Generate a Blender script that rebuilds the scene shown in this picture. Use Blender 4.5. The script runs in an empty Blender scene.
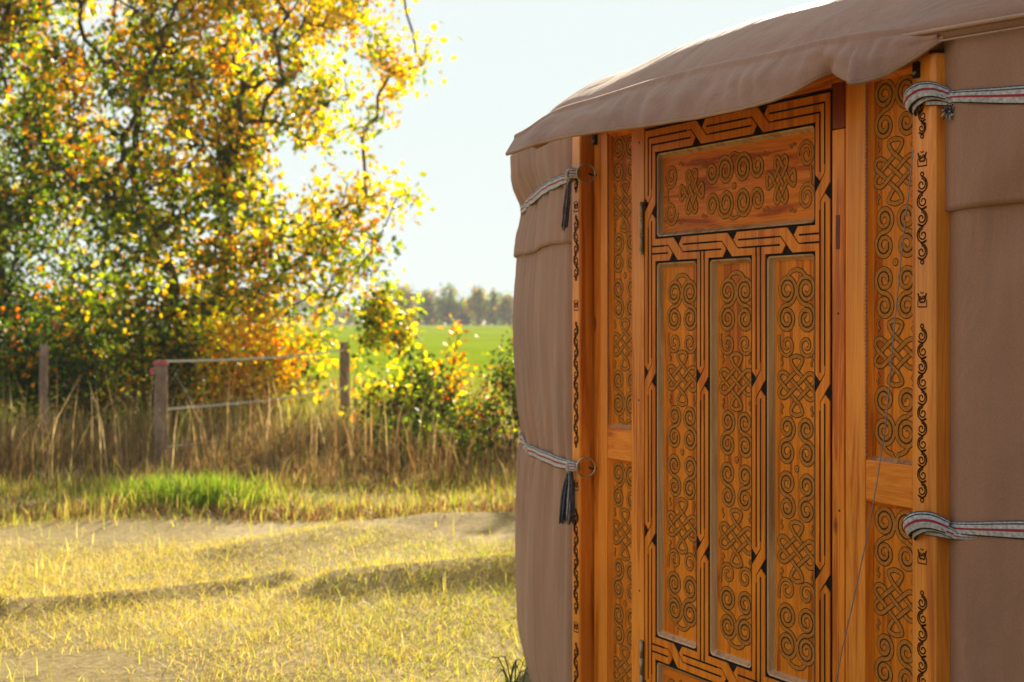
import bpy, math, random
import numpy as np
from mathutils import Vector, Matrix
random.seed(7)
rng = np.random.default_rng(7)
sc = bpy.context.scene
col = sc.collection
R_ = math.radians
CAMZ = 1.35

# ---------------------------------------------------------------- helpers
def tag(o, label=None, cat=None, group=None, kind=None):
    if label: o['label'] = label
    if cat: o['category'] = cat
    if group: o['group'] = group
    if kind: o['kind'] = kind
    return o

def empty(name, loc=(0, 0, 0), rz=0):
    o = bpy.data.objects.new(name, None)
    o.location = loc
    o.rotation_euler = (0, 0, rz)
    o.empty_display_size = .3
    col.objects.link(o)
    return o

def link_mesh(name, me, parent=None):
    o = bpy.data.objects.new(name, me)
    col.objects.link(o)
    if parent: o.parent = parent
    return o

def nodes_of(name):
    m = bpy.data.materials.new(name)
    m.use_nodes = True
    nt = m.node_tree
    b = nt.nodes['Principled BSDF']
    return m, nt, b

def N(nt, t, **kw):
    n = nt.nodes.new(t)
    for k, v in kw.items():
        if k.startswith('i_'):
            n.inputs[k[2:].replace('_', ' ')].default_value = v
        else:
            setattr(n, k, v)
    return n

def ramp(nt, stops, fac=None):
    r = nt.nodes.new('ShaderNodeValToRGB')
    e = r.color_ramp.elements
    while len(e) < len(stops): e.new(.5)
    for i, (p, c) in enumerate(stops):
        e[i].position = p
        e[i].color = (*c, 1) if len(c) == 3 else c
    if fac is not None: nt.links.new(fac, r.inputs['Fac'])
    return r

def plain(name, c, rough=.6, metal=0., bump=0., bscale=200., var=.15):
    m, nt, b = nodes_of(name)
    tc = N(nt, 'ShaderNodeTexCoord')
    no = N(nt, 'ShaderNodeTexNoise', i_Scale=bscale * .2, i_Detail=5.)
    nt.links.new(tc.outputs['Object'], no.inputs['Vector'])
    r = ramp(nt, [(.3, [x * (1 - var) for x in c]), (.7, [min(1, x * (1 + var)) for x in c])], no.outputs['Fac'])
    nt.links.new(r.outputs['Color'], b.inputs['Base Color'])
    b.inputs['Roughness'].default_value = rough
    b.inputs['Metallic'].default_value = metal
    if bump:
        n2 = N(nt, 'ShaderNodeTexNoise', i_Scale=bscale, i_Detail=4.)
        nt.links.new(tc.outputs['Object'], n2.inputs['Vector'])
        bp = N(nt, 'ShaderNodeBump', i_Strength=bump, i_Distance=.002)
        nt.links.new(n2.outputs['Fac'], bp.inputs['Height'])
        nt.links.new(bp.outputs['Normal'], b.inputs['Normal'])
    return m

def wood(name, c1, c2, c3, horiz=False, off=(0, 0, 0), rough=.34, knots=True, spec=.24):
    m, nt, b = nodes_of(name)
    tc = N(nt, 'ShaderNodeTexCoord')
    mp = N(nt, 'ShaderNodeMapping')
    mp.inputs['Location'].default_value = off
    mp.inputs['Scale'].default_value = (2.2, 2.2, 26) if horiz else (26, 26, 1.3)
    nt.links.new(tc.outputs['Object'], mp.inputs['Vector'])
    n1 = N(nt, 'ShaderNodeTexNoise', i_Scale=1., i_Detail=5., i_Roughness=.6, i_Distortion=.9)
    nt.links.new(mp.outputs[0], n1.inputs['Vector'])
    mp2 = N(nt, 'ShaderNodeMapping')
    mp2.inputs['Scale'].default_value = (14, 14, 420) if horiz else (420, 420, 9)
    nt.links.new(tc.outputs['Object'], mp2.inputs['Vector'])
    n2 = N(nt, 'ShaderNodeTexNoise', i_Scale=1., i_Detail=3.)
    nt.links.new(mp2.outputs[0], n2.inputs['Vector'])
    r = ramp(nt, [(.26, c1), (.40, c2), (.47, c1), (.55, c2), (.63, c3), (.70, c2)], n1.outputs['Fac'])
    # broad tone drift over the timber
    n3 = N(nt, 'ShaderNodeTexNoise', i_Scale=2.3, i_Detail=2.)
    nt.links.new(tc.outputs['Object'], n3.inputs['Vector'])
    mr = N(nt, 'ShaderNodeMapRange')
    mr.inputs['From Min'].default_value = .3; mr.inputs['From Max'].default_value = .7
    mr.inputs['To Min'].default_value = .86; mr.inputs['To Max'].default_value = 1.14
    nt.links.new(n3.outputs['Fac'], mr.inputs['Value'])
    mr2 = N(nt, 'ShaderNodeMapRange')
    mr2.inputs['From Min'].default_value = .3; mr2.inputs['From Max'].default_value = .7
    mr2.inputs['To Min'].default_value = .9; mr2.inputs['To Max'].default_value = 1.08
    nt.links.new(n2.outputs['Fac'], mr2.inputs['Value'])
    mu = N(nt, 'ShaderNodeMath', operation='MULTIPLY')
    nt.links.new(mr.outputs[0], mu.inputs[0]); nt.links.new(mr2.outputs[0], mu.inputs[1])
    vm = N(nt, 'ShaderNodeVectorMath', operation='SCALE')
    nt.links.new(r.outputs['Color'], vm.inputs[0]); nt.links.new(mu.outputs[0], vm.inputs['Scale'])
    last = vm.outputs[0]
    if knots:
        mk = N(nt, 'ShaderNodeMapping')
        mk.inputs['Location'].default_value = (off[0] + .3, off[1] + 1.7, off[2])
        mk.inputs['Scale'].default_value = (5, 5, 7) if horiz else (7, 7, 2.6)
        nt.links.new(tc.outputs['Object'], mk.inputs['Vector'])
        vo = N(nt, 'ShaderNodeTexVoronoi', i_Scale=1.)
        nt.links.new(mk.outputs[0], vo.inputs['Vector'])
        kr = ramp(nt, [(.035, (0, 0, 0)), (.075, (1, 1, 1))], vo.outputs['Distance'])
        mx = N(nt, 'ShaderNodeMix', data_type='RGBA')
        nt.links.new(kr.outputs['Color'], mx.inputs['Factor'])
        mx.inputs['A'].default_value = (c3[0] * .45, c3[1] * .4, c3[2] * .5, 1)
        nt.links.new(last, mx.inputs['B'])
        last = mx.outputs['Result']
    nt.links.new(last, b.inputs['Base Color'])
    b.inputs['Specular IOR Level'].default_value = spec
    rr = N(nt, 'ShaderNodeMapRange')
    rr.inputs['To Min'].default_value = rough - .08; rr.inputs['To Max'].default_value = rough + .16
    nt.links.new(n3.outputs['Fac'], rr.inputs['Value'])
    nt.links.new(rr.outputs[0], b.inputs['Roughness'])
    bp = N(nt, 'ShaderNodeBump', i_Strength=.25, i_Distance=.0008)
    nt.links.new(n2.outputs['Fac'], bp.inputs['Height'])
    nt.links.new(bp.outputs['Normal'], b.inputs['Normal'])
    return m

W1, W2, W3 = (.84, .26, .022), (.73, .185, .010), (.42, .08, .005)
M = {}
M['wood'] = wood('varnished_pine', W1, W2, W3)
M['wood_b'] = wood('varnished_pine_broad', (.80, .265, .03), (.70, .195, .016), (.44, .095, .007), off=(3.1, .7, 2))
M['wood_h'] = wood('varnished_pine_cross', W1, W2, W3, horiz=True)
M['panel'] = wood('panel_pine', (.72, .210, .013), (.60, .152, .007), (.34, .060, .004), off=(1.2, 5, .4), rough=.42, knots=False, spec=.1)
M['panel_h'] = wood('panel_pine_cross', (.70, .185, .011), (.58, .130, .006), (.32, .05, .003), horiz=True, off=(1, 2, 7), rough=.42, knots=False, spec=.1)
M['redwood'] = wood('red_stained_pine', (.26, .042, .008), (.19, .028, .006), (.10, .014, .004), knots=False)
M['post'] = wood('post_pine', (.80, .27, .03), (.71, .195, .015), (.50, .11, .009), off=(7, 3, 1), spec=.45)
M['paint'] = wood('orange_lattice_paint', (.74, .22, .014), (.64, .158, .008), (.50, .11, .006), off=(9, 1, 4), rough=.4, knots=False, spec=.15)
M['black'] = plain('black_groove_paint', (.012, .007, .005), .8, var=.3)
M['black'].node_tree.nodes['Principled BSDF'].inputs['Specular IOR Level'].default_value = .15
M['carve'] = plain('carved_tan_scroll', (.43, .155, .026), .75, bump=.3, bscale=900, var=.22)
M['carve_edge'] = plain('burnt_scroll_outline', (.042, .016, .006), .8, var=.4)
for _n in ('carve', 'carve_edge'): M[_n].node_tree.nodes['Principled BSDF'].inputs['Specular IOR Level'].default_value = .06
M['bevel'] = wood('tan_bevel_sky_sheen', (.55, .30, .13), (.44, .22, .09), (.3, .13, .05), rough=.28, knots=False, spec=.6)  # bevel tan with the sky's grey reflection worked into the colour
M['steel'] = plain('tarnished_hinge', (.34, .25, .16), .5, .6, var=.3)
M['ring'] = plain('brass_ring_metal', (.50, .40, .27), .34, 1., var=.3)
M['iron'] = plain('dark_iron', (.03, .028, .028), .4, .7)
M['white_yarn'] = plain('white_wool', (.50, .46, .43), .95, bump=1., bscale=700, var=.38)
M['red_yarn'] = plain('crimson_wool', (.36, .02, .045), .9, bump=1., bscale=700)
M['black_yarn'] = plain('black_wool', (.02, .02, .026), .9, bump=1., bscale=700)
M['grey_yarn'] = plain('slate_wool', (.085, .085, .11), .9, bump=1., bscale=700, var=.5)
M['cord'] = plain('grey_cord', (.22, .2, .19), .8)
M['grey_cloth'] = plain('grey_ground_cloth', (.22, .23, .27), .85, bump=.3)

def canvas(name, c, scale=1.0):
    m, nt, b = nodes_of(name)
    tc = N(nt, 'ShaderNodeTexCoord')
    n1 = N(nt, 'ShaderNodeTexNoise', i_Scale=2.2, i_Detail=6., i_Roughness=.6)
    nt.links.new(tc.outputs['Object'], n1.inputs['Vector'])
    r = ramp(nt, [(.3, [x * .80 for x in c]), (.52, c), (.72, [x * 1.13 for x in c])], n1.outputs['Fac'])
    ms = N(nt, 'ShaderNodeMapping'); ms.inputs['Scale'].default_value = (9, 9, .9)
    nt.links.new(tc.outputs['Object'], ms.inputs['Vector'])
    ns = N(nt, 'ShaderNodeTexNoise', i_Scale=1., i_Detail=7., i_Roughness=.7); nt.links.new(ms.outputs[0], ns.inputs['Vector'])
    nf = N(nt, 'ShaderNodeTexNoise', i_Scale=330., i_Detail=2.); nt.links.new(tc.outputs['Object'], nf.inputs['Vector'])
    q1 = N(nt, 'ShaderNodeMapRange'); q1.inputs['From Min'].default_value = .35; q1.inputs['From Max'].default_value = .7; q1.inputs['To Min'].default_value = .9; q1.inputs['To Max'].default_value = 1.1
    q2 = N(nt, 'ShaderNodeMapRange'); q2.inputs['From Min'].default_value = .3; q2.inputs['From Max'].default_value = .7; q2.inputs['To Min'].default_value = .88; q2.inputs['To Max'].default_value = 1.12
    nt.links.new(ns.outputs['Fac'], q1.inputs['Value']); nt.links.new(nf.outputs['Fac'], q2.inputs['Value'])
    qm = N(nt, 'ShaderNodeMath', operation='MULTIPLY'); nt.links.new(q1.outputs[0], qm.inputs[0]); nt.links.new(q2.outputs[0], qm.inputs[1])
    qs = N(nt, 'ShaderNodeVectorMath', operation='SCALE'); nt.links.new(r.outputs['Color'], qs.inputs[0]); nt.links.new(qm.outputs[0], qs.inputs['Scale'])
    nt.links.new(qs.outputs[0], b.inputs['Base Color'])
    b.inputs['Roughness'].default_value = .7
    b.inputs['Sheen Weight'].default_value = .15
    # weave and soft crumple
    wv = N(nt, 'ShaderNodeTexNoise', i_Scale=650., i_Detail=2.)
    nt.links.new(tc.outputs['Object'], wv.inputs['Vector'])
    mp = N(nt, 'ShaderNodeMapping'); mp.inputs['Scale'].default_value = (5, 5, 1.6)
    nt.links.new(tc.outputs['Object'], mp.inputs['Vector'])
    cr = N(nt, 'ShaderNodeTexNoise', i_Scale=1., i_Detail=4., i_Distortion=1.2)
    nt.links.new(mp.outputs[0], cr.inputs['Vector'])
    b1 = N(nt, 'ShaderNodeBump', i_Strength=.35, i_Distance=.001)
    nt.links.new(wv.outputs['Fac'], b1.inputs['Height'])
    b2 = N(nt, 'ShaderNodeBump', i_Strength=.8, i_Distance=.022)
    nt.links.new(cr.outputs['Fac'], b2.inputs['Height'])
    nt.links.new(b1.outputs['Normal'], b2.inputs['Normal'])
    nt.links.new(b2.outputs['Normal'], b.inputs['Normal'])
    # a little light soaks through the cloth
    tr = N(nt, 'ShaderNodeBsdfTranslucent')
    nt.links.new(r.outputs['Color'], tr.inputs['Color'])
    mx = N(nt, 'ShaderNodeMixShader'); mx.inputs[0].default_value = .08
    nt.links.new(b.outputs[0], mx.inputs[1]); nt.links.new(tr.outputs[0], mx.inputs[2])
    nt.links.new(mx.outputs[0], nt.nodes['Material Output'].inputs['Surface'])
    return m
M['canvas'] = canvas('brown_canvas', (.350, .165, .094))
M['canvas_hem'] = canvas('brown_canvas_hem', (.47, .26, .165))

# ---------------------------------------------------------------- door frame of reference
P0 = Vector((.3545, 3.79, 0)); U = Vector((.4646, -.8855, 0)); Nn = Vector((-.8855, -.4646, 0))
def L(s, d, z): return P0 + U * s + Nn * d + Vector((0, 0, z))
def s_of(px, d=0):
    t = (px - 512) / 1422
    return (t * (3.79 - .4646 * d) - .3545 + .8855 * d) / (.4646 + .8855 * t)
def P(px, y, d):
    s = s_of(px, d); Y = 3.79 - .8855 * s - .4646 * d
    return L(s, d, CAMZ + (318 - y) / 1422 * Y)
RW = 3.52
SC_ = .375
DC = math.sqrt(RW * RW - .74 ** 2) - .012
YC = L(SC_, -DC, 0)            # yurt centre
yurt = empty('yurt', YC)
tag(yurt, 'round brown canvas yurt with a carved orange wooden door', 'yurt')
ORG = Vector(YC)

class MB:
    def __init__(s): s.v = []; s.f = []; s.m = []; s.mats = []; s.sm = []
    def mi(s, mat):
        if mat not in s.mats: s.mats.append(mat)
        return s.mats.index(mat)
    def add(s, vs, fs, mat, smooth=False):
        b = len(s.v); s.v += [tuple(v) for v in vs]
        i = s.mi(mat)
        for f in fs: s.f.append([b + k for k in f]); s.m.append(i); s.sm.append(smooth)
    def box(s, s0, s1, d0, d1, z0, z1, mat):
        vs = [L(a, b, c) for a in (s0, s1) for b in (d0, d1) for c in (z0, z1)]
        s.add(vs, [(0, 2, 3, 1), (4, 5, 7, 6), (0, 1, 5, 4), (2, 6, 7, 3), (0, 4, 6, 2), (1, 3, 7, 5)], mat)
    def wbox(s, c, h, mat):
        vs = [(c[0] + a * h[0], c[1] + b * h[1], c[2] + e * h[2]) for a in (-1, 1) for b in (-1, 1) for e in (-1, 1)]
        s.add(vs, [(0, 2, 3, 1), (4, 5, 7, 6), (0, 1, 5, 4), (2, 6, 7, 3), (0, 4, 6, 2), (1, 3, 7, 5)], mat)
    def prism(s, poly, d0, d1, mat):
        n = len(poly)
        vs = [L(a, d1, b) for a, b in poly] + [L(a, d0, b) for a, b in poly]
        s.add(vs, [tuple(range(n))] + [(i, (i + 1) % n, n + (i + 1) % n, n + i) for i in range(n)], mat)
    def ribbon(s, pts, hw, dep, mat, closed=False):
        n = len(pts)
        if isinstance(dep, (int, float)): dep = [dep] * n
        vs = []
        for i in range(n):
            if closed: a, b = pts[i - 1], pts[(i + 1) % n]
            else: a, b = pts[max(i - 1, 0)], pts[min(i + 1, n - 1)]
            tx, tz = b[0] - a[0], b[1] - a[1]; l = math.hypot(tx, tz) or 1
            nx, nz = -tz / l * hw, tx / l * hw
            vs.append(L(pts[i][0] + nx, dep[i], pts[i][1] + nz)); vs.append(L(pts[i][0] - nx, dep[i], pts[i][1] - nz))
        fs = [(2 * i, 2 * i + 1, 2 * i + 3, 2 * i + 2) for i in range(n - 1)]
        if closed: fs.append((2 * n - 2, 2 * n - 1, 1, 0))
        s.add(vs, fs, mat)
    def tube(s, pts, rad, mat, seg=8, caps=True):
        pts = [Vector(p) for p in pts]; n = len(pts)
        if isinstance(rad, (int, float)): rad = [rad] * n
        vs = []; up = None
        for i, p in enumerate(pts):
            t = (pts[min(i + 1, n - 1)] - pts[max(i - 1, 0)]).normalized()
            if up is None: up = t.orthogonal().normalized()
            up = (up - t * up.dot(t)).normalized(); bi = t.cross(up)
            for k in range(seg):
                a = 2 * math.pi * k / seg
                vs.append(p + (up * math.cos(a) + bi * math.sin(a)) * rad[i])
        fs = [(i * seg + k, i * seg + (k + 1) % seg, (i + 1) * seg + (k + 1) % seg, (i + 1) * seg + k) for i in range(n - 1) for k in range(seg)]
        if caps: fs += [tuple(range(seg))[::-1], tuple((n - 1) * seg + k for k in range(seg))]
        s.add(vs, fs, mat, True)
    def grid(s, G, mat, matf=None, smooth=True, wrap=False):
        r, c = len(G), len(G[0]); b = len(s.v)
        for row in G: s.v += [tuple(v) for v in row]
        for i in range(r - 1):
            for j in range(c if wrap else c - 1):
                j2 = (j + 1) % c
                s.f.append([b + i * c + j, b + i * c + j2, b + (i + 1) * c + j2, b + (i + 1) * c + j])
                s.m.append(s.mi(matf(i, j) if matf else mat)); s.sm.append(smooth)
    def build(s, name, parent=None, org=None, bevel=0, solid=0, fixn=False):
        if org is None: org = ORG if parent is not None else Vector((0, 0, 0))
        me = bpy.data.meshes.new(name)
        me.from_pydata([tuple(Vector(v) - org) for v in s.v], [], s.f)
        for m in s.mats: me.materials.append(m)
        me.polygons.foreach_set('material_index', s.m)
        me.polygons.foreach_set('use_smooth', s.sm)
        me.update()
        o = link_mesh(name, me, parent)
        if solid:
            q = o.modifiers.new('solid', 'SOLIDIFY'); q.thickness = solid; q.offset = -1
        if bevel:
            q = o.modifiers.new('bevel', 'BEVEL'); q.width = bevel; q.segments = 2; q.limit_method = 'ANGLE'; q.angle_limit = R_(40)
        return o

# ---------------------------------------------------------------- carved scroll work
def spiral(c, R, a0, sgn, turns=1.8, rin=.16, n=44):
    if turns == 1.8: rin = .24; turns = max(1.2, R * (1 - rin) / .0121)
    out = []
    for i in range(n):
        t = i / (n - 1)
        r = R * (1 - t * (1 - rin)); a = a0 + sgn * turns * 2 * math.pi * t
        out.append((c[0] + r * math.cos(a), c[1] + r * math.sin(a)))
    return out
TW, EW = .0042, .0058
class Carver:
    """draws scroll ribbons on a flat face; a = along, c = across"""
    def __init__(self, mb, org, d, vert=True, sa=1., scx=1., tw=TW, ew=EW):
        self.mb, self.org, self.d, self.vert, self.sa, self.sc = mb, org, d, vert, sa, scx
        self.k = 0; self.tw = tw; self.ew = ew
    def map(self, a, c):
        a *= self.sa; c *= self.sc
        return (self.org[0] + c, self.org[1] + a) if self.vert else (self.org[0] + a, self.org[1] + c)
    def rib(self, pts, h=None, closed=False, w=1.):
        q = [self.map(a, c) for c, a in pts]
        if h is None:
            self.k += 1; e = .0003 + self.k * .00002
            self.mb.ribbon(q, self.ew * w, self.d + e, M['carve_edge'], closed)
            self.mb.ribbon(q, self.ew * w - (self.ew - self.tw), self.d + e + .0005, M['carve'], closed)
        else:
            self.mb.ribbon(q, self.ew * w, [self.d + x - .0003 for x in h], M['carve_edge'], closed)
            self.mb.ribbon(q, self.ew * w - (self.ew - self.tw), [self.d + x for x in h], M['carve'], closed)
    def s_scroll(self, x, a1, a2, R1, R2, sg):
        # two spirals of opposite turn joined where they touch; a1 beyond a2
        up = 1 if a1 > a2 else -1
        s1 = spiral((x, a1), R1, -up * math.pi / 2, -up * sg * 1 * 1)
        s2 = spiral((x, a2), R2, up * math.pi / 2, -up * sg)
        self.rib(s1[::-1] + s2[1:])
    def single(self, x, a, R, sg, up):
        s = spiral((x, a), R, math.pi / 2 + (math.pi / 2 if sg < 0 else -math.pi / 2), (1 if sg < 0 else -1) * -up * -1, turns=1.35)
        tail = [(x + sg * R * 1.04, a + up * R * .9), (x + sg * R * 1.05, a + up * R * .45)]
        self.rib(tail + s, w=.92)
    def leaf(self, x, a, up, sg):
        L_ = .024
        pts = [(x, a), (x + sg * .004, a + up * L_ * .35), (x - sg * .003, a + up * L_ * .7), (x + sg * .003, a + up * L_)]
        self.rib(pts, w=.62)
    def disc(self, x, a, r=.007):
        self.rib([(x + r * .6 * math.cos(t * math.pi / 6), a + r * .6 * math.sin(t * math.pi / 6)) for t in range(12)], closed=True, w=.8)
    def arch(self, a, x, R, up, tip=.0):
        pts = []
        for i in range(13):
            t = math.pi * i / 12
            pts.append((-x * .95 * math.cos(t), a + up * (R * .75 + (.022 + tip * (1 if i == 6 else .0)) * math.sin(t))))
        self.rib(pts)
    def knot(self, a0, half=.073, wide=.058):
        U_ = half / 2.95; V_ = wide / 1.75
        q2 = math.sqrt(2)
        def xy(p, q): return ((p - q) / q2, (p + q) / q2)
        path = []                       # (p,q,height)
        LO, HI = .0009, .0017
        def line(kind, k, rev):
            seq = [-1.45, -1, -.5, 0, .5, 1, 1.45]
            if rev: seq = seq[::-1]
            for t in seq:
                if abs(t) in (0, 1):
                    i, j = (k, int(t)) if kind == 'p' else (int(t), k)
                    over = ((i + j) % 2 == 0) == (kind == 'p')
                    h = HI if over else LO
                else: h = (HI + LO) / 2
                path.append((k, t, h) if kind == 'p' else (t, k, h))
        def uturn(kind, k0, k1, e):
            for i in (1, 2, 3):
                t = math.pi * i / 4
                k = (k0 + k1) / 2 + (k0 - k1) / 2 * math.cos(t); o = e * (1.45 + .55 * math.sin(t))
                path.append((k, o, (HI + LO) / 2) if kind == 'p' else (o, k, (HI + LO) / 2))
        def corner(e):
            for t in (-1, -.5, 0, .5, 1):
                path.append((e * (1.75 + .2 * (1 - t * t)) + t * .55, e * (1.75 + .2 * (1 - t * t)) - t * .55, (HI + LO) / 2))
        line('p', 0, False); uturn('p', 0, -1, 1); line('p', -1, True)
        # bottom corner: from p=-1,q=-L to q=-1,p=-L
        for t in (-1, -.5, 0, .5, 1):
            b = -1.72 - .22 * (1 - t * t); path.append((b - t * -.45 * -1 * -1 if False else b + .45 * -t, b + .45 * t, (HI + LO) / 2))
        line('q', -1, False); uturn('q', -1, 0, 1); line('q', 0, True); uturn('q', 0, 1, -1); line('q', 1, False)
        for t in (-1, -.5, 0, .5, 1):
            b = 1.72 + .22 * (1 - t * t); path.append((b - .45 * t, b + .45 * t, (HI + LO) / 2))
        line('p', 1, True); uturn('p', 1, 0, -1)
        pts = [Vector((xy(p, q)[0] * V_, a0 + xy(p, q)[1] * U_, h)) for p, q, h in path]
        n = len(pts); out = []
        for i in range(n):
            a, b, c, d = pts[i - 1], pts[i], pts[(i + 1) % n], pts[(i + 2) % n]
            for t in (0, .33, .67):
                v = .5 * ((2 * b) + (c - a) * t + (2 * a - 5 * b + 4 * c - d) * t * t + (3 * b - a - 3 * c + d) * t ** 3)
                out.append(v)
        self.rib([(v.x, v.y) for v in out], [v.z for v in out], True)

def long_pattern(mb, cs, cz, d, ends, sa=1., scx=1.):
    C = Carver(mb, (cs, cz), d, True, sa, scx)
    C.disc(0, 0)
    for sg in (-1, 1):
        for up in (-1, 1):
            x = sg * .034
            C.s_scroll(x, up * .092, up * .036, .0275, .029, sg)
            C.leaf(sg * .052, up * .122, up, sg)
            C.leaf(sg * .052, up * .258, -up, sg)
            if ends == 'long':
                C.single(x, up * .282, .0275, sg, up)
                C.s_scroll(x, up * .410, up * .344, .035, .032, sg)
            elif ends == 'short':
                C.s_scroll(x, up * .355, up * .289, .034, .029, sg)
    for up in (-1, 1):
        C.knot(up * .19)
        if ends == 'long': C.arch(up * .408, .034, .034, up)
        else: C.arch(up * .355, .04, .034, up, .012)

# ---------------------------------------------------------------- door leaf
DW, ZT, ZB = .751, 1.851, .149
stiles = [(0, .058), (.239, .295), (.464, .522), (.694, .751)]
opens = [(.058, .694, 1.562, 1.782, 'top'), (.058, .239, .515, 1.495, 'long'), (.295, .464, .515, 1.495, 'long'),
         (.522, .694, .515, 1.495, 'long'), (.058, .694, .225, .448, 'top')]
door = MB()
B_ = M['black']; O_ = M['paint']
FD = .0032                                         # lattice height above the black ground
for (a, b), z0, z1 in [(stiles[0], ZB, ZT), (stiles[3], ZB, ZT), (stiles[1], .515, 1.495), (stiles[2], .515, 1.495)]:
    door.box(a, b, -.04, 0, z0, z1, B_)
for z0, z1 in [(1.782, ZT), (1.495, 1.562), (.448, .515), (ZB, .225)]:
    door.box(.058, .694, -.04, 0, z0, z1, B_)
def cell_pts(W, h):
    """orange pieces of one crossing: along a in [-h,h], across c in [0,W]"""
    b = W / 3; g = .0016; k = .021; e = .011
    sl = 2 * k / (2 * b + g)
    def ln(c): return -k + e + c * sl
    up = [(0, h), (2 * b - g, h), (2 * b - g, ln(2 * b - g) + .0045), (b * .95, ln(b * .95) + .006), (0, ln(b) + .019)]
    dg = [(2 * b + g, h), (W, h), (W, k - e), (b - g, -k - e), (b - g, -h), (0, -h), (0, -k + e), (2 * b + g, k + e)]
    lo = [(W - c, -a) for c, a in up]
    return up, dg, lo
def cell(to2, W, h=.05):
    up, dg, lo = cell_pts(W, h)
    for poly in (up, lo): door.prism([to2(a, c) for c, a in poly], 0, FD, O_)
    door.prism([to2(a, c) for c, a in dg[1:4] + [dg[7], dg[0]]][:5], 0, FD, O_)
    door.prism([to2(a, c) for c, a in (dg[3], dg[4], dg[5], dg[6], dg[7])], 0, FD - .0001, O_)
    b = W / 3
    # middle line of each pointed pair
    door.ribbon([to2(h, b), to2(.034, b)], .0022, FD + .0006, B_)
    door.ribbon([to2(-h, W - b), to2(-.034, W - b)], .0022, FD + .0006, B_)
def member(kind, c0, c1, a0, a1, cells, m0=.0045, m1=.0045):
    """one stile or rail of three bands: c0..c1 across, a0..a1 along"""
    h = .05; lo = c0 + m0; W = c1 - m1 - lo; b = W / 3
    cells = sorted(cells)
    if kind == 'v':
        P2 = lambda a, c: (lo + c, a)
    else:
        P2 = lambda a, c: (a, lo + c)
    prev = a0
    for z in cells + [None]:
        end = a1 if z is None else z - h
        if end > prev:
            r = [P2(prev, 0), P2(prev, W), P2(end, W), P2(end, 0)]
            door.prism(r, 0, FD, O_)
            for c in (b, 2 * b):
                door.ribbon([P2(prev, c), P2(end, c)], .0022, FD + .0006, B_)
        if z is not None:
            if kind == 'v': cell(lambda a, c, z=z: (lo + c, z + a), W)
            else: cell(lambda a, c, z=z: (z - a, lo + c), W)
            prev = z + h
# rails first (between outer stiles), then stiles; corners turn the three bands round
MG = .0045
for z0, z1, cz in [(1.782, ZT, (.25, .5)), (ZB, .225, (.25, .5))]:
    member('h', z0, z1, .058, .694, cz, MG, MG)
for z0, z1 in [(1.495, 1.562), (.448, .515)]:
    member('h', z0, z1, .058, .694, (.148, .38, .608))
    W = z1 - z0 - 2 * MG
    for a, b in ((.040, .058), (.694, .712)):
        for k in (1, 2): door.ribbon([(a, z0 + MG + W * k / 3), (b + .0001, z0 + MG + W * k / 3)], .0022, FD + .0012, B_)
    for x0, x1 in ((.0535, .058), (.694, .6985)):      # the inner band runs on into the rail
        door.prism([(x0, z0 + MG), (x1, z0 + MG), (x1, z1 - MG), (x0, z1 - MG)], 0, FD - .0003, O_)
for i, (a, b) in enumerate(stiles):
    if i in (0, 3):
        member('v', a, b, .225, 1.782, (.36, .775, 1.195, 1.64), MG, MG)
        W = b - a - 2 * MG
        for zi, zo in ((1.782, ZT), (.225, ZB)):
            up_ = 1 if zo > zi else -1
            xo, xi = (a + MG, b) if i == 0 else (b - MG, a)
            z_out = zo - up_ * MG
            door.prism([(xo, zi), (xi, zi), (xi, z_out), (xo, z_out)], 0, FD - .0003, O_)
            # black inner edge corner and the two turning lines
            Wr = abs(zo - zi) - 2 * MG; sx = 1 if i == 0 else -1
            for k in (1, 2):
                x = xo + sx * W * k / 3; z = zi + up_ * (MG + Wr * (3 - k) / 3)
                door.ribbon([(x, zi), (x, z)], .0022, FD + .0006, B_)
                door.ribbon([(x - sx * .0022, z), (xi, z)], .0022, FD + .0009, B_)
            door.prism([(xi - sx * MG, zi), (xi, zi), (xi, zi + up_ * MG), (xi - sx * MG, zi + up_ * MG)], 0, FD + .0003, B_)
    else:
        member('v', a, b, .515, 1.495, (.775, 1.195), MG, MG)
        lo = a + MG; W = b - a - 2 * MG
        for zj, up_ in ((1.495, 1), (.515, -1)):
            door.prism([(lo, zj), (lo + W, zj), (lo + W, zj + up_ * MG), (lo, zj + up_ * MG)], 0, FD - .0003, O_)
            Wr = .067 - 2 * MG
            for k in (1, 2):
                door.ribbon([(lo + W * k / 3, zj), (lo + W * k / 3, zj + up_ * (MG + Wr / 3))], .0022, FD + .0012, B_)
door_o = door.build('door', yurt)

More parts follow.
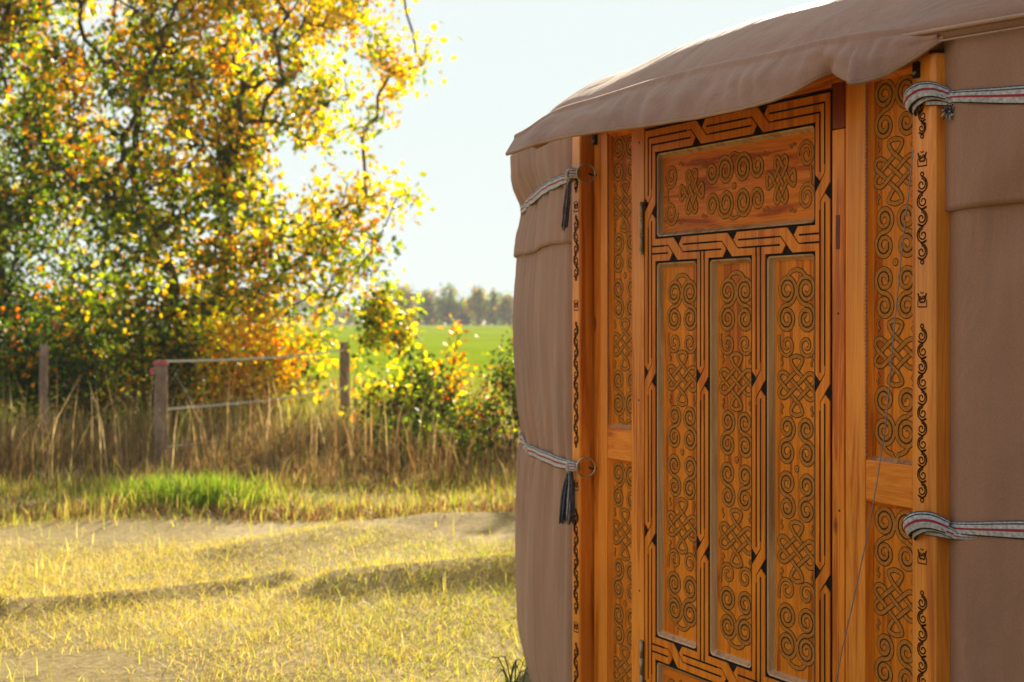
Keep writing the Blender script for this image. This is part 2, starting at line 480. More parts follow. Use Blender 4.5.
pm = M['panel']
for (a, b, z0, z1, kd) in opens:
    p = MB()
    i1, dp = .011, -.014
    i2 = .017
    fm_ = M['panel_h'] if kd == 'top' else pm
    def rr(ins, rad):
        x0, x1, y0, y1 = a + ins, b - ins, z0 + ins, z1 - ins; o = []
        for cx, cy, st in ((x1 - rad, y0 + rad, -90), (x1 - rad, y1 - rad, 0), (x0 + rad, y1 - rad, 90), (x0 + rad, y0 + rad, 180)):
            for k in range(6):
                t = R_(st + k * 18); o.append((cx + rad * math.cos(t), cy + rad * math.sin(t)))
        return o
    loops = [(rr(0, .012), .0008), (rr(.0012, .011), .0012), (rr(.0045, .009), -.0008), (rr(.0085, .007), -.0075), (rr(.0125, .005), -.0128), (rr(.0165, .003), dp)]
    n_ = 24
    for q in range(len(loops) - 1):
        (l0, d0), (l1, d1) = loops[q], loops[q + 1]
        vs = [L(x, d0, z) for x, z in l0] + [L(x, d1, z) for x, z in l1]
        p.add(vs, [(k, (k + 1) % n_, n_ + (k + 1) % n_, n_ + k) for k in range(n_)], M['black'] if q == 0 else M['bevel'] if q < 4 else fm_, q > 0)
    inn = loops[-1][0]
    p.add([L(x, dp, z) for x, z in inn], [tuple(range(n_))], fm_)
    p.box(a + .001, b - .001, dp - .014, dp - .002, z0 + .001, z1 - .001, fm_)
    # black corners that round off each opening
    for k, (cx, cy) in enumerate(((b, z0), (b, z1), (a, z1), (a, z0))):
        arc = rr(0, .012)[k * 6:k * 6 + 6]
        for w_ in range(5):
            p.add([L(cx, .0006, cy), L(arc[w_][0], .0006, arc[w_][1]), L(arc[w_ + 1][0], .0006, arc[w_ + 1][1])], [(0, 1, 2)], M['black'])
    # burnt line round the sunk field
    m_ = .004
    if kd == 'long':
        long_pattern(p, (a + b) / 2 + .005, 1.005, dp, 'long', 1., 1.02)
    else:
        C = Carver(p, ((a + b) / 2, (z0 + z1) / 2), dp, False, 1., 1.12)
        C.disc(0, 0)
        for sg in (-1, 1):
            for up in (-1, 1):
                C.s_scroll(sg * .036, up * .092, up * .035, .025, .033, sg)
                C.leaf(sg * .058, up * .112, up, sg)
                C.rib(spiral((sg * .043, up * .272), .03, (-math.pi / 2) * sg, sg * up, turns=1.6), w=.95)
                C.leaf(sg * .066, up * .236, -up, sg)
        for up in (-1, 1):
            C.knot(up * .180, .056, .044)
            C.rib([(-.018, up * .285), (0, up * .29), (.018, up * .285)], w=.8)
            # little tails under the middle clouds
            C.rib([(up * .066, -.02), (up * .072, 0), (up * .066, .02)], w=.8)
    p.build('door_panel', door_o)

# rounded wooden corners over each opening of the door
for z0, z1 in [(1.525, 1.66), (.355, .49)]:
    h = MB()
    for k in range(3):
        q0 = z0 + (z1 - z0) * k / 3 + .001; q1 = z0 + (z1 - z0) * (k + 1) / 3 - .001
        h.tube([L(-.004, .008, q0), L(-.004, .008, q1)], .0055, M['steel'], 12)
    h.tube([L(-.004, .008, z0 - .006), L(-.004, .008, z0)], .004, M['steel'], 8)
    h.box(-.022, -.004, .0022, .004, z0, z1, M['steel'])
    h.build('hinge', door_o)

# ---------------------------------------------------------------- door frame, side panels, posts
fr = MB()
fr.box(.7535, .793, -.05, .002, .12, 1.762, M['wood'])
fr.box(.7535, .793, -.05, .0015, 1.764, 1.862, M['redwood'])
fr.box(.766, .779, .0005, .0032, 1.50, 1.575, M['redwood'])
fr.box(-.049, -.0025, -.05, .002, .12, 1.93, M['wood_b'])
fr.box(-.0025, .7535, -.05, .004, 1.856, 1.93, M['wood_h'])
fr.box(.7535, .793, -.05, .0035, 1.864, 1.93, M['wood_h'])
fr.box(-.0025, .793, -.05, .012, .02, .143, M['wood_h'])
fr.build('door_frame', yurt, bevel=.002)
for s_, z_ in [(-.026, .22), (-.024, .62), (-.028, 1.13), (-.025, 1.82), (.774, .31), (.777, .93), (.773, 1.36)]:
    nl = MB(); nl.tube([L(s_, .0015, z_), L(s_, .0027, z_)], .0028, M['iron'], 10); nl.build('nail_head', yurt)

def side(a0, a1, o0, o1, nm):
    """carved side light: stiles a0..o0 and o1..a1, opening o0..o1"""
    f = MB()
    zt = 1.93
    f.box(a0, o0, -.05, .0, .02, zt, M['wood_b'])
    f.box(o1, a1, -.05, .0, .02, zt, M['wood_b'])
    for z0, z1 in [(.02, .125), (.96, 1.048), (1.862, zt)]:
        f.box(o0, o1, -.05, -.001, z0, z1, M['wood_h'])
    fo = f.build('side_panel', yurt, bevel=.0025)
    for z0, z1, cz in [(1.048, 1.862, 1.467), (.125, .96, .565)]:
        p = MB()
        dp = -.017; i1 = .009
        O4 = [(o0, z0), (o1, z0), (o1, z1), (o0, z1)]
        I4 = [(o0 + i1, z0 + i1), (o1 - i1, z0 + i1), (o1 - i1, z1 - i1), (o0 + i1, z1 - i1)]
        for k in range(4):
            a, b, c, d = O4[k], O4[(k + 1) % 4], I4[(k + 1) % 4], I4[k]
            p.add([L(a[0], -.0035, a[1]), L(b[0], -.0035, b[1]), L(c[0], dp, c[1]), L(d[0], dp, d[1])], [(0, 1, 2, 3)], M['bevel'] if k in (0,) else M['wood'])  # bottom bevel alone takes the tan with painted sky sheen
        p.add([L(x, dp, z) for x, z in I4] + [L(x, dp - .012, z) for x, z in I4], [(0, 1, 2, 3), (7, 6, 5, 4), (0, 4, 5, 1), (1, 5, 6, 2), (2, 6, 7, 3), (3, 7, 4, 0)], M['panel'])
        long_pattern(p, (o0 + o1) / 2 + (.004), cz, dp, 'short', 1., .98)
        p.build('carved_panel', fo)
    # beaded edging along the opening
    bd = MB()
    z = 1.056
    rnd = random.Random(3)
    while z < 1.855:
        bd.tube([L(o0 + .0015, -.001, z), L(o0 + .0015, -.001, z + .0058)], .0022, M['canvas_hem'], 6)
        z += .0085
    bd.build('beading', fo)
side(-.264, -.049, -.193, -.049 - .0, 'l') if False else None
side(-.264, -.0495, -.193, -.068, 'l')
side(.7935, 1.045, .857, .997, 'r')

def post(face0, face1, outer, mirror, w=.0015):
    """upright pole with a carved face and a rounded outer edge"""
    p = MB()
    sg = 1 if mirror else -1
    prof = [(face0, -.05), (face0, .036), (face0 + .003, .04), (face1 - .004, .04), (face1 + .002, .039), (face1 + .010, .034), (outer, .022), (outer + .004, .006), (outer + .004, -.05)]
    if not mirror: prof = [(-x, y) for x, y in prof]
    zt = 1.873; rows = []
    for z in (.0, .4, .8, 1.2, 1.6, zt - .012, zt - .004, zt):
        k = 1 if z < zt - .004 else (.97 if z < zt else .9)
        cx = sum(x for x, _ in prof) / len(prof)
        rows.append([L(cx + (x - cx) * k, y if y < 0 else y * k, z) for x, y in prof])
    p.grid(rows, M['post'], smooth=False, wrap=False)
    n = len(prof); p.add(rows[-1], [tuple(range(n))], M['post'])
    # carved black cloud chain on the face
    fc = (face0 + face1) / 2 if mirror else -(face0 + face1) / 2
    d = .0405
    def chain(z0, z1):
        n = max(2, round((z1 - z0) / .031)); st = (z1 - z0) / n
        for k in range(n):
            z = z0 + st * (k + .5); g = 1 if k % 2 else -1
            R = st * .37
            s1 = spiral((fc + g * .002, z), R, math.pi / 2 * (1 if True else -1), g, turns=1.3, rin=.25, n=22)
            p.ribbon(s1, w, d + .0002 * (k % 3), M['carve_edge'])
            s2 = spiral((fc + g * .002, z), R * 1.28, math.pi / 2, g, turns=.62, rin=.95, n=14)
            p.ribbon(s2 + [(fc - g * .004, z - st * .5)], w, d + .0004, M['carve_edge'])
            p.ribbon([(fc - g * .006, z + st * .42), (fc - g * .011, z + st * .26), (fc - g * .006, z + st * .16)], w, d + .0003, M['carve_edge'])
        for q in (z0 - .004, z1 + .004):
            p.ribbon([(fc + .004 * math.cos(t * math.pi / 5), q + .004 * math.sin(t * math.pi / 5)) for t in range(10)], w * .9, d + .0005, M['carve_edge'], True)
    def emblem(z0):
        W_ = .012
        p.ribbon([(fc - W_, z0), (fc + W_, z0)], .0013, d, M['carve_edge'])
        p.ribbon([(fc - W_, z0), (fc - W_, z0 + .014)], .0009, d + .0002, M['carve_edge'])
        p.ribbon([(fc + W_, z0), (fc + W_, z0 + .014)], .0009, d + .0002, M['carve_edge'])
        for g in (-1, 1):
            p.ribbon([(fc, z0 + .010), (fc + g * .005, z0 + .009), (fc + g * .0085, z0 + .014), (fc + g * .009, z0 + .021), (fc + g * .012, z0 + .027)], .0018, d + .0003, M['carve_edge'])
            p.ribbon(spiral((fc + g * .0045, z0 + .018), .0042, 0, g, 1.2, .3, 14), .0011, d + .0005, M['carve_edge'])
            p.ribbon([(fc + g * .0012, z0 + .026), (fc + g * .004, z0 + .030)], .0010, d + .0006, M['carve_edge'])
    chain(1.715, 1.765); emblem(1.652); chain(1.465, 1.632); emblem(1.372); chain(.992, 1.330); emblem(.862)
    if not mirror:      # the far post is inlaid more darkly
        pass
    chain(.52, .80); emblem(.46); chain(.14, .42)
    return p.build('post', yurt)
post(1.046, 1.090, 1.103, True)
post(.274, .316, .331, False, .0021)
# shadow gap strip between left post and side panel
g = MB(); g.box(-.2755, -.2645, -.05, -.028, .02, 1.9, M['iron']); g.build('gap_strip', yurt)
for s0, z0 in [(1.049, 1.828), (-.272 + .014, 1.838)]:
    k = MB()
    dd = .0405 if s0 > 0 else .0005
    k.box(s0, s0 + .014, dd, dd + .008, z0, z0 + .032, M['iron'])
    k.tube([L(s0 + .007, dd + .012, z0 + .008), L(s0 + .007, dd + .006, z0 + .012)], .004, M['steel'], 8)
    k.build('latch', yurt)

# ---------------------------------------------------------------- canvas walls and roof
def ang_of(p): v = p - YC; return math.atan2(v.y, v.x)
thL = ang_of(L(-.322, -.01, 0)); thR = ang_of(L(1.100, -.005, 0))
# from the left post clockwise round the back to the right post
def wrap(a, lo):
    while a < lo: a += 2 * math.pi
    return a
A0 = thL; A1 = thR
if A1 > A0: A1 -= 2 * math.pi          # go decreasing: left post -> back -> right post
SPAN = A1 - A0
def sm(a, b, x):
    t = min(1, max(0, (x - a) / (b - a))); return t * t * (3 - 2 * t)
STRAPS = (.94, 1.725)
def wall_r(u, z, skirt=False, flat=False):
    """radius of the cloth; u metres of arc from the nearest door post"""
    side_l = u >= 0
    au = abs(u)
    r = RW + .004
    pin = math.exp(-((z - .94) / .05) ** 2) + 1.9 * math.exp(-((z - 1.725) / .07) ** 2)
    bul = .024 * math.sin(math.pi * sm(.94, 1.725, z)) if z > .94 else .018 * math.sin(math.pi * (z / .94) ** .9)
    if z > 1.725: bul = .022 * sm(1.725, 1.84, z)
    k = sm(.0, .7, au) if side_l else sm(0, 2.0, au)
    r += k * (bul - (.012 if side_l else .018) * pin)
    if side_l:
        # tucks that fan from the straps
        if not flat:
            f = 0
            for q in STRAPS:
                w = math.exp(-abs(z - q) / .22)
                x = au * (1 - .25 * abs(z - q))
                f += w * (.0045 * math.sin(x * 38 + 2.2 * math.sin(x * 9)) + .0025 * math.sin(x * 91 + 3 * math.sin(x * 13) + 1.3))
            f += .004 * math.sin(au * 14 + 1.9 * math.sin(z * 2.3 + au * 3)) + .002 * math.sin(au * 27 + z * 4.2)
            r += 1.7 * f * sm(0, .12, au) * (.6 + .4 * sm(.2, .8, z))
    else:
        r += .005 * sm(.02, .3, au) * math.sin(au * 6 + z * 2.2 + .8 * math.sin(z * 4))
        w = math.exp(-abs(z - 1.62) / .16)
        r += .011 * w * math.sin((au * .8 + (1.9 - z)) * 20 + 1.5 * math.sin(au * 5)) * sm(.02, .15, au)
    r -= .02 * (1 - sm(0, .05, au))
    if skirt: r += .011
    return r
def shell(z0, z1, nz, skirt, name, mat, extra=None):
    # denser columns near the door
    us = []
    arc = abs(SPAN) * RW
    x = 0
    while x < 2.2: us.append(x); x += .013
    while x < arc - 2.2: us.append(x); x += .12
    while x < arc: us.append(x); x += .013
    us.append(arc)
    rows = []
    for i in range(nz + 1):
        z = z0 + (z1 - z0) * i / nz
        row = []
        for u in us:
            uu = u if u < arc / 2 else -(arc - u)
            th = A0 - u / RW
            zz = z + (.006 * math.sin(u * 9) * (1 - i / nz) if skirt else 0)
            r = wall_r(uu, zz, skirt) + (extra(uu, z) if extra else 0)
            row.append(YC + Vector((math.cos(th) * r, math.sin(th) * r, zz)))
        rows.append(row)
    m = MB(); m.grid(rows, mat)
    return m.build(name, yurt, solid=.006)
shell(.11, 1.64, 110, False, 'wall_cover', M['canvas'], lambda u, z: -.028 * (1 - sm(.1, .3, z)) * sm(0, .5, abs(u)))
shell(1.565, 1.915, 34, True, 'roof_skirt', M['canvas'], None)
# stitched hem along the bottom of the skirt
def hem(z, dr, rad, name, rngs):
    m = MB()
    for a, b in rngs:
        pts = []
        u = a
        while u <= b:
            uu = u if u < arc / 2 else -(arc - u)
            th = A0 - u / RW
            zz = z + .006 * math.sin(u * 9)
            r = wall_r(uu, zz, True) + dr
            pts.append(YC + Vector((math.cos(th) * r, math.sin(th) * r, zz))); u += .03
        m.tube(pts, rad, M['canvas_hem'], 6)
    return m.build(name, yurt)
arc = abs(SPAN) * RW
hem(1.567, .002, .0035, 'skirt_hem', [(0.0, arc)])
hem(1.605, .0012, .0016, 'skirt_seam', [(0.0, arc)])
m = MB()      # grey ground cloth below the canvas
rows = []
for z, r in ((0.0, RW - .05), (.06, RW - .047), (.14, RW - .06)):
    rows.append([YC + Vector((math.cos(A0 + SPAN * k / 160) * r, math.sin(A0 + SPAN * k / 160) * r, z)) for k in range(161)])
m.grid(rows, M['grey_cloth']); m.build('ground_cloth', yurt, solid=.004)

PROF = [(RW + .025, 1.895), (RW + .035, 1.918), (RW + .012, 1.95), (RW - .06, 2.015), (RW - .2, 2.095), (RW - .45, 2.16), (RW - .85, 2.22), (RW - 1.4, 2.295), (1.5, 2.39), (.9, 2.46), (.62, 2.50)]
def prof(t):
    x = t * (len(PROF) - 1); i = min(int(x), len(PROF) - 2); f = x - i
    p = [PROF[max(0, min(len(PROF) - 1, i + k))] for k in (-1, 0, 1, 2)]
    o = []
    for c in (0, 1):
        a, b, c_, d = (q[c] for q in p)
        o.append(.5 * (2 * b + (c_ - a) * f + (2 * a - 5 * b + 4 * c_ - d) * f * f + (3 * b - a - 3 * c_ + d) * f ** 3))
    return o
rows = []
NT = 720
thD = ang_of(L(SC_, 0, 0))
for i in range(61):
    t = i / 60; r, z = prof(t); row = []
    for k in range(NT):
        th = 2 * math.pi * k / NT
        da = (th - thD + math.pi) % (2 * math.pi) - math.pi
        rr = r + .006 * math.sin(th * 40) * sm(0, .3, t) * (1 - t)
        zz = z + .006 * math.sin(th * 23 + 1) * sm(.05, .4, t) + .010 * math.sin(th * 11 + t * 9) * sm(.05, .3, t) * (1 - t)
        # slack fold where the roof cloth is drawn back to the right of the door
        zz -= .022 * math.exp(-((da - .19) / .05) ** 2 - ((t - .28) / .08) ** 2)
        row.append(YC + Vector((math.cos(th) * rr, math.sin(th) * rr, zz)))
    rows.append(row)
m = MB(); m.grid(rows, M['canvas'], wrap=True); m.build('roof_cover', yurt, solid=.006)
m = MB(); pts = []
arcA = ang_of(L(1.0, 0, 0))
for dz, rad in ((0, .0045), (-.021, .0022)):
    pts = [YC + Vector((math.cos(arcA + k * .012) * (RW + (.037 if dz == 0 else .033)), math.sin(arcA + k * .012) * (RW + (.037 if dz == 0 else .033)), 1.912 + dz)) for k in range(0, 130)]
    m.tube(pts, rad, M['canvas_hem'], 6)
m.build('eave_hem', yurt)
# crown over the smoke ring and stove pipe
m = MB(); rows = []
for r, z in ((.66, 2.485), (.64, 2.54), (.5, 2.60), (.3, 2.64), (.05, 2.66), (.001, 2.66)):
    rows.append([YC + Vector((math.cos(2 * math.pi * k / 48) * r, math.sin(2 * math.pi * k / 48) * r, z)) for k in range(48)])
m.grid(rows, M['canvas_hem'], wrap=True); m.build('crown_cap', yurt)

# door flap: a hanging edge of roof cloth over the door
E_ = [(507, 156, .33), (528, 146, .31), (550, 140, .285), (600, 131, .25), (650, 125, .23), (700, 117, .21), (750, 107, .19), (782, 97, .17), (806, 85, .14), (828, 70, .11), (857, 84, .15), (885, 75, .11), (915, 57, .075), (944, 38, .035)]
B2 = [(516, 143, .25), (536, 127, .22), (556, 114, .19), (600, 102, .15), (650, 86, .13), (700, 73, .12), (750, 63, .11), (780, 57, .10), (806, 50, .095), (828, 45, .09), (857, 40, .08), (885, 36, .07), (912, 35, .05), (940, 37, .032)]
def crv(ps, t):
    x = t * (len(ps) - 1); i = min(int(x), len(ps) - 2); f = x - i
    p = [ps[max(0, min(len(ps) - 1, i + k))] for k in (-1, 0, 1, 2)]
    a, b, c, d = p
    return .5 * (2 * b + (c - a) * f + (2 * a - 5 * b + 4 * c - d) * f * f + (3 * b - a - 3 * c + d) * f ** 3)
def colpt(tab, u, soft):
    xs_ = [t[0] for t in tab]; x0 = 507 + (944 - 507) * u
    if tab is B2: x0 = 516 + (940 - 516) * u
    y = d = 0; w = 0
    for k in range(-2, 3):
        x = min(max(x0 + k * soft, xs_[0]), xs_[-1]); y += np.interp(x, xs_, [t[1] for t in tab]); d += np.interp(x, xs_, [t[2] for t in tab])
    return P(x0, y / 5, d / 5)
NCc, NR = 320, 80
rows = []
for i in range(NR + 1):
    v = i / NR; row = []
    for j in range(NCc + 1):
        u = j / NCc
        b, e = colpt(B2, u, 7), colpt(E_, u, 1.0 if u > .7 else 6)
        a = YC - b; a.z = 0; a = b + a.normalized() * .30 + Vector((0, 0, .030))
        if v < .25:
            q = v / .25; p = a.lerp(b, q) + Vector((0, 0, -.030 * math.exp(-((q - .80) / .10) ** 2) + .010 * math.exp(-((q - 1) / .06) ** 2)))
        else:
            q = (v - .25) / .75
            belly = .022 * math.sin(math.pi * q) * sm(0, .1, u)
            p = b.lerp(e, q) + Nn * belly * (1 - .6 * u) + Vector((0, 0, .010)) * math.exp(-(q / .05) ** 2)
            wr = .85 * (.0050 * math.sin(u * 55 + 2.5 * math.sin(u * 17) + q * 4) + .0034 * math.sin(u * 121 + 3 * math.sin(u * 23) + q * 4) + .003 * math.sin(u * 31 - q * 9)) * (1.1 - .5 * q)
            fold = .020 * math.exp(-((u - (.80 + .02 * (1 - q))) / .007) ** 2) - .016 * math.exp(-((u - (.735 + .05 * (1 - q))) / .014) ** 2)
            wr *= sm(0, .08, u)
            p = p + Nn * (wr * math.sin(math.pi * min(1, q * 1.2) * .8) + fold * q)
        row.append(p)
    rows.append(row)
m = MB(); m.grid(rows, M['canvas']); m.build('door_flap', yurt, solid=.006)
m = MB(); m.tube([rows[-1][j] + Vector((0, 0, .001)) for j in range(NCc + 1)], .0055, M['canvas_hem'], 8); m.build('flap_hem', yurt)
# dark stove pipe foot just over the roof edge
m = MB(); bp = P(859, 4, -.9); m.tube([bp - Vector((0, 0, .12)), bp, bp + Vector((0, 0, .32))], .045, M['iron'], 20); 
m.tube([bp + Vector((0, 0, .32)), bp + Vector((0, 0, .36))], .07, M['iron'], 20); m.build('stove_pipe', yurt)

# ---------------------------------------------------------------- woven straps
STR = [('black_yarn', .06), ('white_yarn', .15), ('black_yarn', .19), ('white_yarn', .42), ('red_yarn', .57), ('white_yarn', .80), ('black_yarn', .86), ('white_yarn', .95), ('grey_yarn', 1.01)]
def strip_mat(t):
    for n, b in STR:
        if t <= b: return M[n]
    return M['white_yarn']
def band(mb, pts, width_dirs, widths, thick=.004, nseg=26):
    """flat woven band swept along pts; width_dirs point across the band"""
    rows = []
    n = len(pts)
    pts = [Vector(p) for p in pts]
    for i in range(n):
        t = (pts[min(i + 1, n - 1)] - pts[max(i - 1, 0)]).normalized()
        w = Vector(width_dirs[i]); w = (w - t * w.dot(t)).normalized(); nn = t.cross(w)
        row = []
        for k in range(nseg):                 # front side across, back side return
            if k <= nseg // 2:
                q = k / (nseg // 2); row.append(pts[i] + w * widths[i] * (q - .5) + nn * thick * (.35 + .65 * math.sin(math.pi * q)) * (1 + .12 * math.sin(i * 2.1 + k)))
            else:
                q = 1 - (k - nseg // 2) / (nseg - nseg // 2); row.append(pts[i] + w * widths[i] * (q - .5) - nn * thick * (.3 + .5 * math.sin(math.pi * q)))
        rows.append(row)
    def mf(i, j):
        q = (j + .5) / (nseg // 2) if j < nseg // 2 else 1 - (j + .5 - nseg // 2) / (nseg - nseg // 2)
        return strip_mat(min(1, max(0, q)))
    mb.grid(rows, None, mf, wrap=True)
def wpt(u, z, out=.012):
    arc = abs(SPAN) * RW
    th = A0 - (u if u >= 0 else arc + u) / RW
    r = max(wall_r(u, z + q_, z > 1.57, f_) for q_ in (-.012, 0, .012) for f_ in (True, False)) + out - .003
    return YC + Vector((math.cos(th) * r, math.sin(th) * r, z))
UPV = (0, 0, 1)
def strap(zr, zl, wr, sag_l, sag_r, nm):
    m = MB()
    # right of the door: from the knot off to the right and round the back to the left
    arc = abs(SPAN) * RW
    pts = []; wd = []; dirs = []
    u = arc - .005
    path = []
    while u > 0.0:
        dr = arc - u; dl = u
        zR = zr + sag_r * .6 * (1 - math.exp(-dr / .6)); zL = zl + sag_l * min(dl, .6)
        z = zR + (zL - zR) * sm(1.2, arc - 1.4, dr)
        uu = u if u < arc / 2 else -(arc - u)
        path.append(wpt(uu, z, .010 if dr > .1 and dl > .1 else .014)); 
        wd.append(wr * (.62 + .38 * sm(0, .22, dr)) if dr < arc / 2 else .036 * (.75 + .25 * sm(0, .15, dl)))
        u -= .02 if (dr < 1.2 or dl < 1.2) else .12
    for _ in range(3):      # pull the band taut over the folds
        path = [path[0]] + [(path[i - 1] + path[i] * 2 + path[i + 1]) / 4 for i in range(1, len(path) - 1)] + [path[-1]]
    band(m, path, [UPV] * len(path), wd, .0035)
    so = m.build('strap', yurt)
    return so
up = strap(1.785, 1.752, .038, -.03, -.115, 'u')
lo = strap(.937, .928, .038, -.015, .105, 'l')
def knot_wrap(parent, z0, tuft):
    # the band turned round the right post
    m = MB()
    ctrl = [L(1.040, .000, z0 - .018), L(1.036, .030, z0 - .014), L(1.040, .052, z0 - .008), L(1.056, .062, z0 + .003), L(1.076, .058, z0 + .013), L(1.096, .046, z0 + .014), L(1.110, .034, z0 + .008), L(1.122, .022, z0 + .001)]
    pts = []
    for i in range(len(ctrl) - 1):
        a, b, c, d = ctrl[max(i - 1, 0)], ctrl[i], ctrl[i + 1], ctrl[min(i + 2, len(ctrl) - 1)]
        for f in (0, .25, .5, .75):
            pts.append(.5 * (2 * b + (c - a) * f + (2 * a - 5 * b + 4 * c - d) * f * f + (3 * b - a - 3 * c + d) * f ** 3))
    n = len(pts)
    band(m, pts, [Vector((0, 0, 1)) - U * .55 for _ in pts], [.027 + .010 * math.sin(math.pi * i / n) for i in range(n)], .007)
    # second turn tucked under the first
    pts2 = [p + Vector((0, 0, -.012)) - Nn * .008 + U * .012 for p in pts[6:]]
    band(m, pts2, [Vector((0, 0, 1)) - U * .1 for _ in pts2], [.020] * len(pts2), .006)
    band(m, [L(1.085, .046, z0 - .006), L(1.10, .036, z0 - .007), L(1.125, .020, z0 - .011), L(1.15, .012, z0 - .012), L(1.18, .004, z0 - .010)], [UPV] * 5, [.020, .020, .018, .014, .008], .005)
    k = m.build('knot', parent)
    rnd = random.Random(5)
    if tuft:
        t = MB()
        c = L(1.125, .022, z0 - .032)
        for i in range(70):
            d = Vector((rnd.gauss(0, 1), rnd.gauss(0, 1), rnd.gauss(-.3, 1))).normalized()
            e = c + d * rnd.uniform(.010, .020)
            mid = c + d * .008 + Vector((rnd.gauss(0, .003), rnd.gauss(0, .003), rnd.gauss(0, .003)))
            t.tube([c, mid, e], .0014, rnd.choice([M['grey_yarn'], M['grey_yarn'], M['white_yarn'], M['black_yarn']]), 5)
        t.build('tuft', parent)
knot_wrap(up, 1.785, True); knot_wrap(lo, .937, False)
def left_tie(parent, z0, long_tassel):
    rnd = random.Random(9 if long_tassel else 4)
    c = L(-.262, .052, z0 + .004)
    ring = MB(); R0 = .026
    # ring stands roughly facing the path, tilted off the post side
    ax1 = (U * .55 - Nn * .83).normalized(); ax2 = Vector((0, 0, 1))
    cc = P(586, 318 - (z0 - CAMZ) / 4.0 * 1422, .036)
    ring.tube([cc + Vector((1, .1, 0)) * R0 * math.cos(t * math.pi / 16) + ax2 * R0 * math.sin(t * math.pi / 16) for t in range(33)], .0024, M['ring'], 8, caps=False)
    ring.build('ring', parent)
    hk = MB(); pz = L(-.250, .003, z0 - .004)
    hk.tube([pz + Nn * -.01, pz + Nn * .012, pz + Nn * .016 + Vector((-.006, 0, .004))], .0025, M['iron'], 8); hk.build('hook', parent)
    m = MB()
    # knot: short wraps in front of the post
    for k in range(3):
        zc = z0 - .008 + k * .008
        pts = [L(-.335 + .006 * k, .030, zc - .004), L(-.325 + .004 * k, .052, zc), L(-.305, .060, zc + .002), L(-.285, .058, zc + .002), L(-.272, .045, zc)]
        band(m, pts, [UPV] * 5, [.016, .018, .018, .016, .012], .006)
    m.tube([L(-.302, .058, z0 + .014), L(-.300, .068, z0), L(-.300, .058, z0 - .018)], .006, M['white_yarn'], 8)
    m.build('knot', parent)
    t = MB()
    n, ln = (34, .16) if long_tassel else (12, .155)
    for i in range(n):
        a = rnd.uniform(-1, 1); b = rnd.uniform(-1, 1)
        w = .020 if long_tassel else .005
        top = L(-.300 + a * .006, .058 + b * .004, z0 - .01)
        bx = L(-.300 + a * w * .55 - .002, .058 + b * .010, z0 - ln * rnd.uniform(.93, 1.04)) + Vector((a * w * .45 - (.010 if long_tassel else .012), 0, 0))
        pts = []
        for q in range(9):
            f = q / 8
            p = top.lerp(bx, f) + Vector((math.sin(f * 3.1) * a * w * .3, 0, 0)) + Vector((rnd.gauss(0, .0007), rnd.gauss(0, .0007), 0))
            pts.append(p)
        mt = rnd.choice(['grey_yarn', 'grey_yarn', 'black_yarn', 'grey_yarn', 'grey_yarn', 'black_yarn', 'white_yarn'] if long_tassel else ['grey_yarn', 'white_yarn', 'grey_yarn', 'white_yarn'])
        t.tube(pts, .0022 if long_tassel else .0019, M[mt], 5)
    t.build('tassel', parent)
left_tie(up, 1.757, False); left_tie(lo, .930, True)

# loose grey cord hanging over the right side panel
m = MB()
cp = [(913, 150, .05), (909, 190, .05), (903, 240, .045), (894, 330, .04), (886, 420, .035), (880, 462, .03), (872, 510, .035), (862, 560, .04), (850, 615, .045), (841, 655, .05), (835, 690, .05), (822, 760, .05)]
pw = [P(*c) for c in cp]; pts = [crv(pw, k / 60) for k in range(61)]
m.tube(pts, .0012, M['cord'], 6)
# twist: a second strand round the first
m.tube([p + Vector((.0012 * math.cos(k * 1.9), 0, .0012 * math.sin(k * 1.9))) for k, p in enumerate(pts)], .0008, M['cord'], 5)
o = m.build('cord', None); tag(o, 'thin grey cord hanging loose down over the carved panel right of the door', 'cord')

# ---------------------------------------------------------------- vegetation machinery
def npmesh(name, V, F, colr, mats, parent=None, smooth=False):
    """V (n,3), F (m,k) equal sized faces, colr per vertex"""
    me = bpy.data.meshes.new(name)
    V = np.asarray(V, dtype=np.float32); F = np.asarray(F, dtype=np.int32)
    k = F.shape[1]
    me.vertices.add(len(V)); me.vertices.foreach_set('co', V.ravel())
    me.loops.add(F.size); me.loops.foreach_set('vertex_index', F.ravel())
    me.polygons.add(len(F)); me.polygons.foreach_set('loop_start', np.arange(0, F.size, k, dtype=np.int32))
    me.polygons.foreach_set('loop_total', np.full(len(F), k, dtype=np.int32))
    if colr is not None:
        at = me.attributes.new('tint', 'FLOAT_COLOR', 'POINT')
        c4 = np.ones((len(V), 4), dtype=np.float32); c4[:, :3] = colr
        at.data.foreach_set('color', c4.ravel())
    me.update(calc_edges=True)
    me.materials.append(mats)
    o = link_mesh(name, me, parent)
    return o

def leafmat(name, trans=.5, rough=.5, spec=.3):
    m, nt, b = nodes_of(name)
    at = N(nt, 'ShaderNodeAttribute', attribute_name='tint')
    b.inputs['Roughness'].default_value = rough
    b.inputs['Specular IOR Level'].default_value = spec
    nt.links.new(at.outputs['Color'], b.inputs['Base Color'])
    tr = N(nt, 'ShaderNodeBsdfTranslucent')
    hs = N(nt, 'ShaderNodeHueSaturation'); hs.inputs['Saturation'].default_value = 1.08; hs.inputs['Value'].default_value = 1.6
    nt.links.new(at.outputs['Color'], hs.inputs['Color']); nt.links.new(hs.outputs[0], tr.inputs['Color'])
    mx = N(nt, 'ShaderNodeMixShader'); mx.inputs[0].default_value = trans
    nt.links.new(b.outputs[0], mx.inputs[1]); nt.links.new(tr.outputs[0], mx.inputs[2])
    nt.links.new(mx.outputs[0], nt.nodes['Material Output'].inputs['Surface'])
    return m
M['leaf'] = leafmat('autumn_leaf', .58)
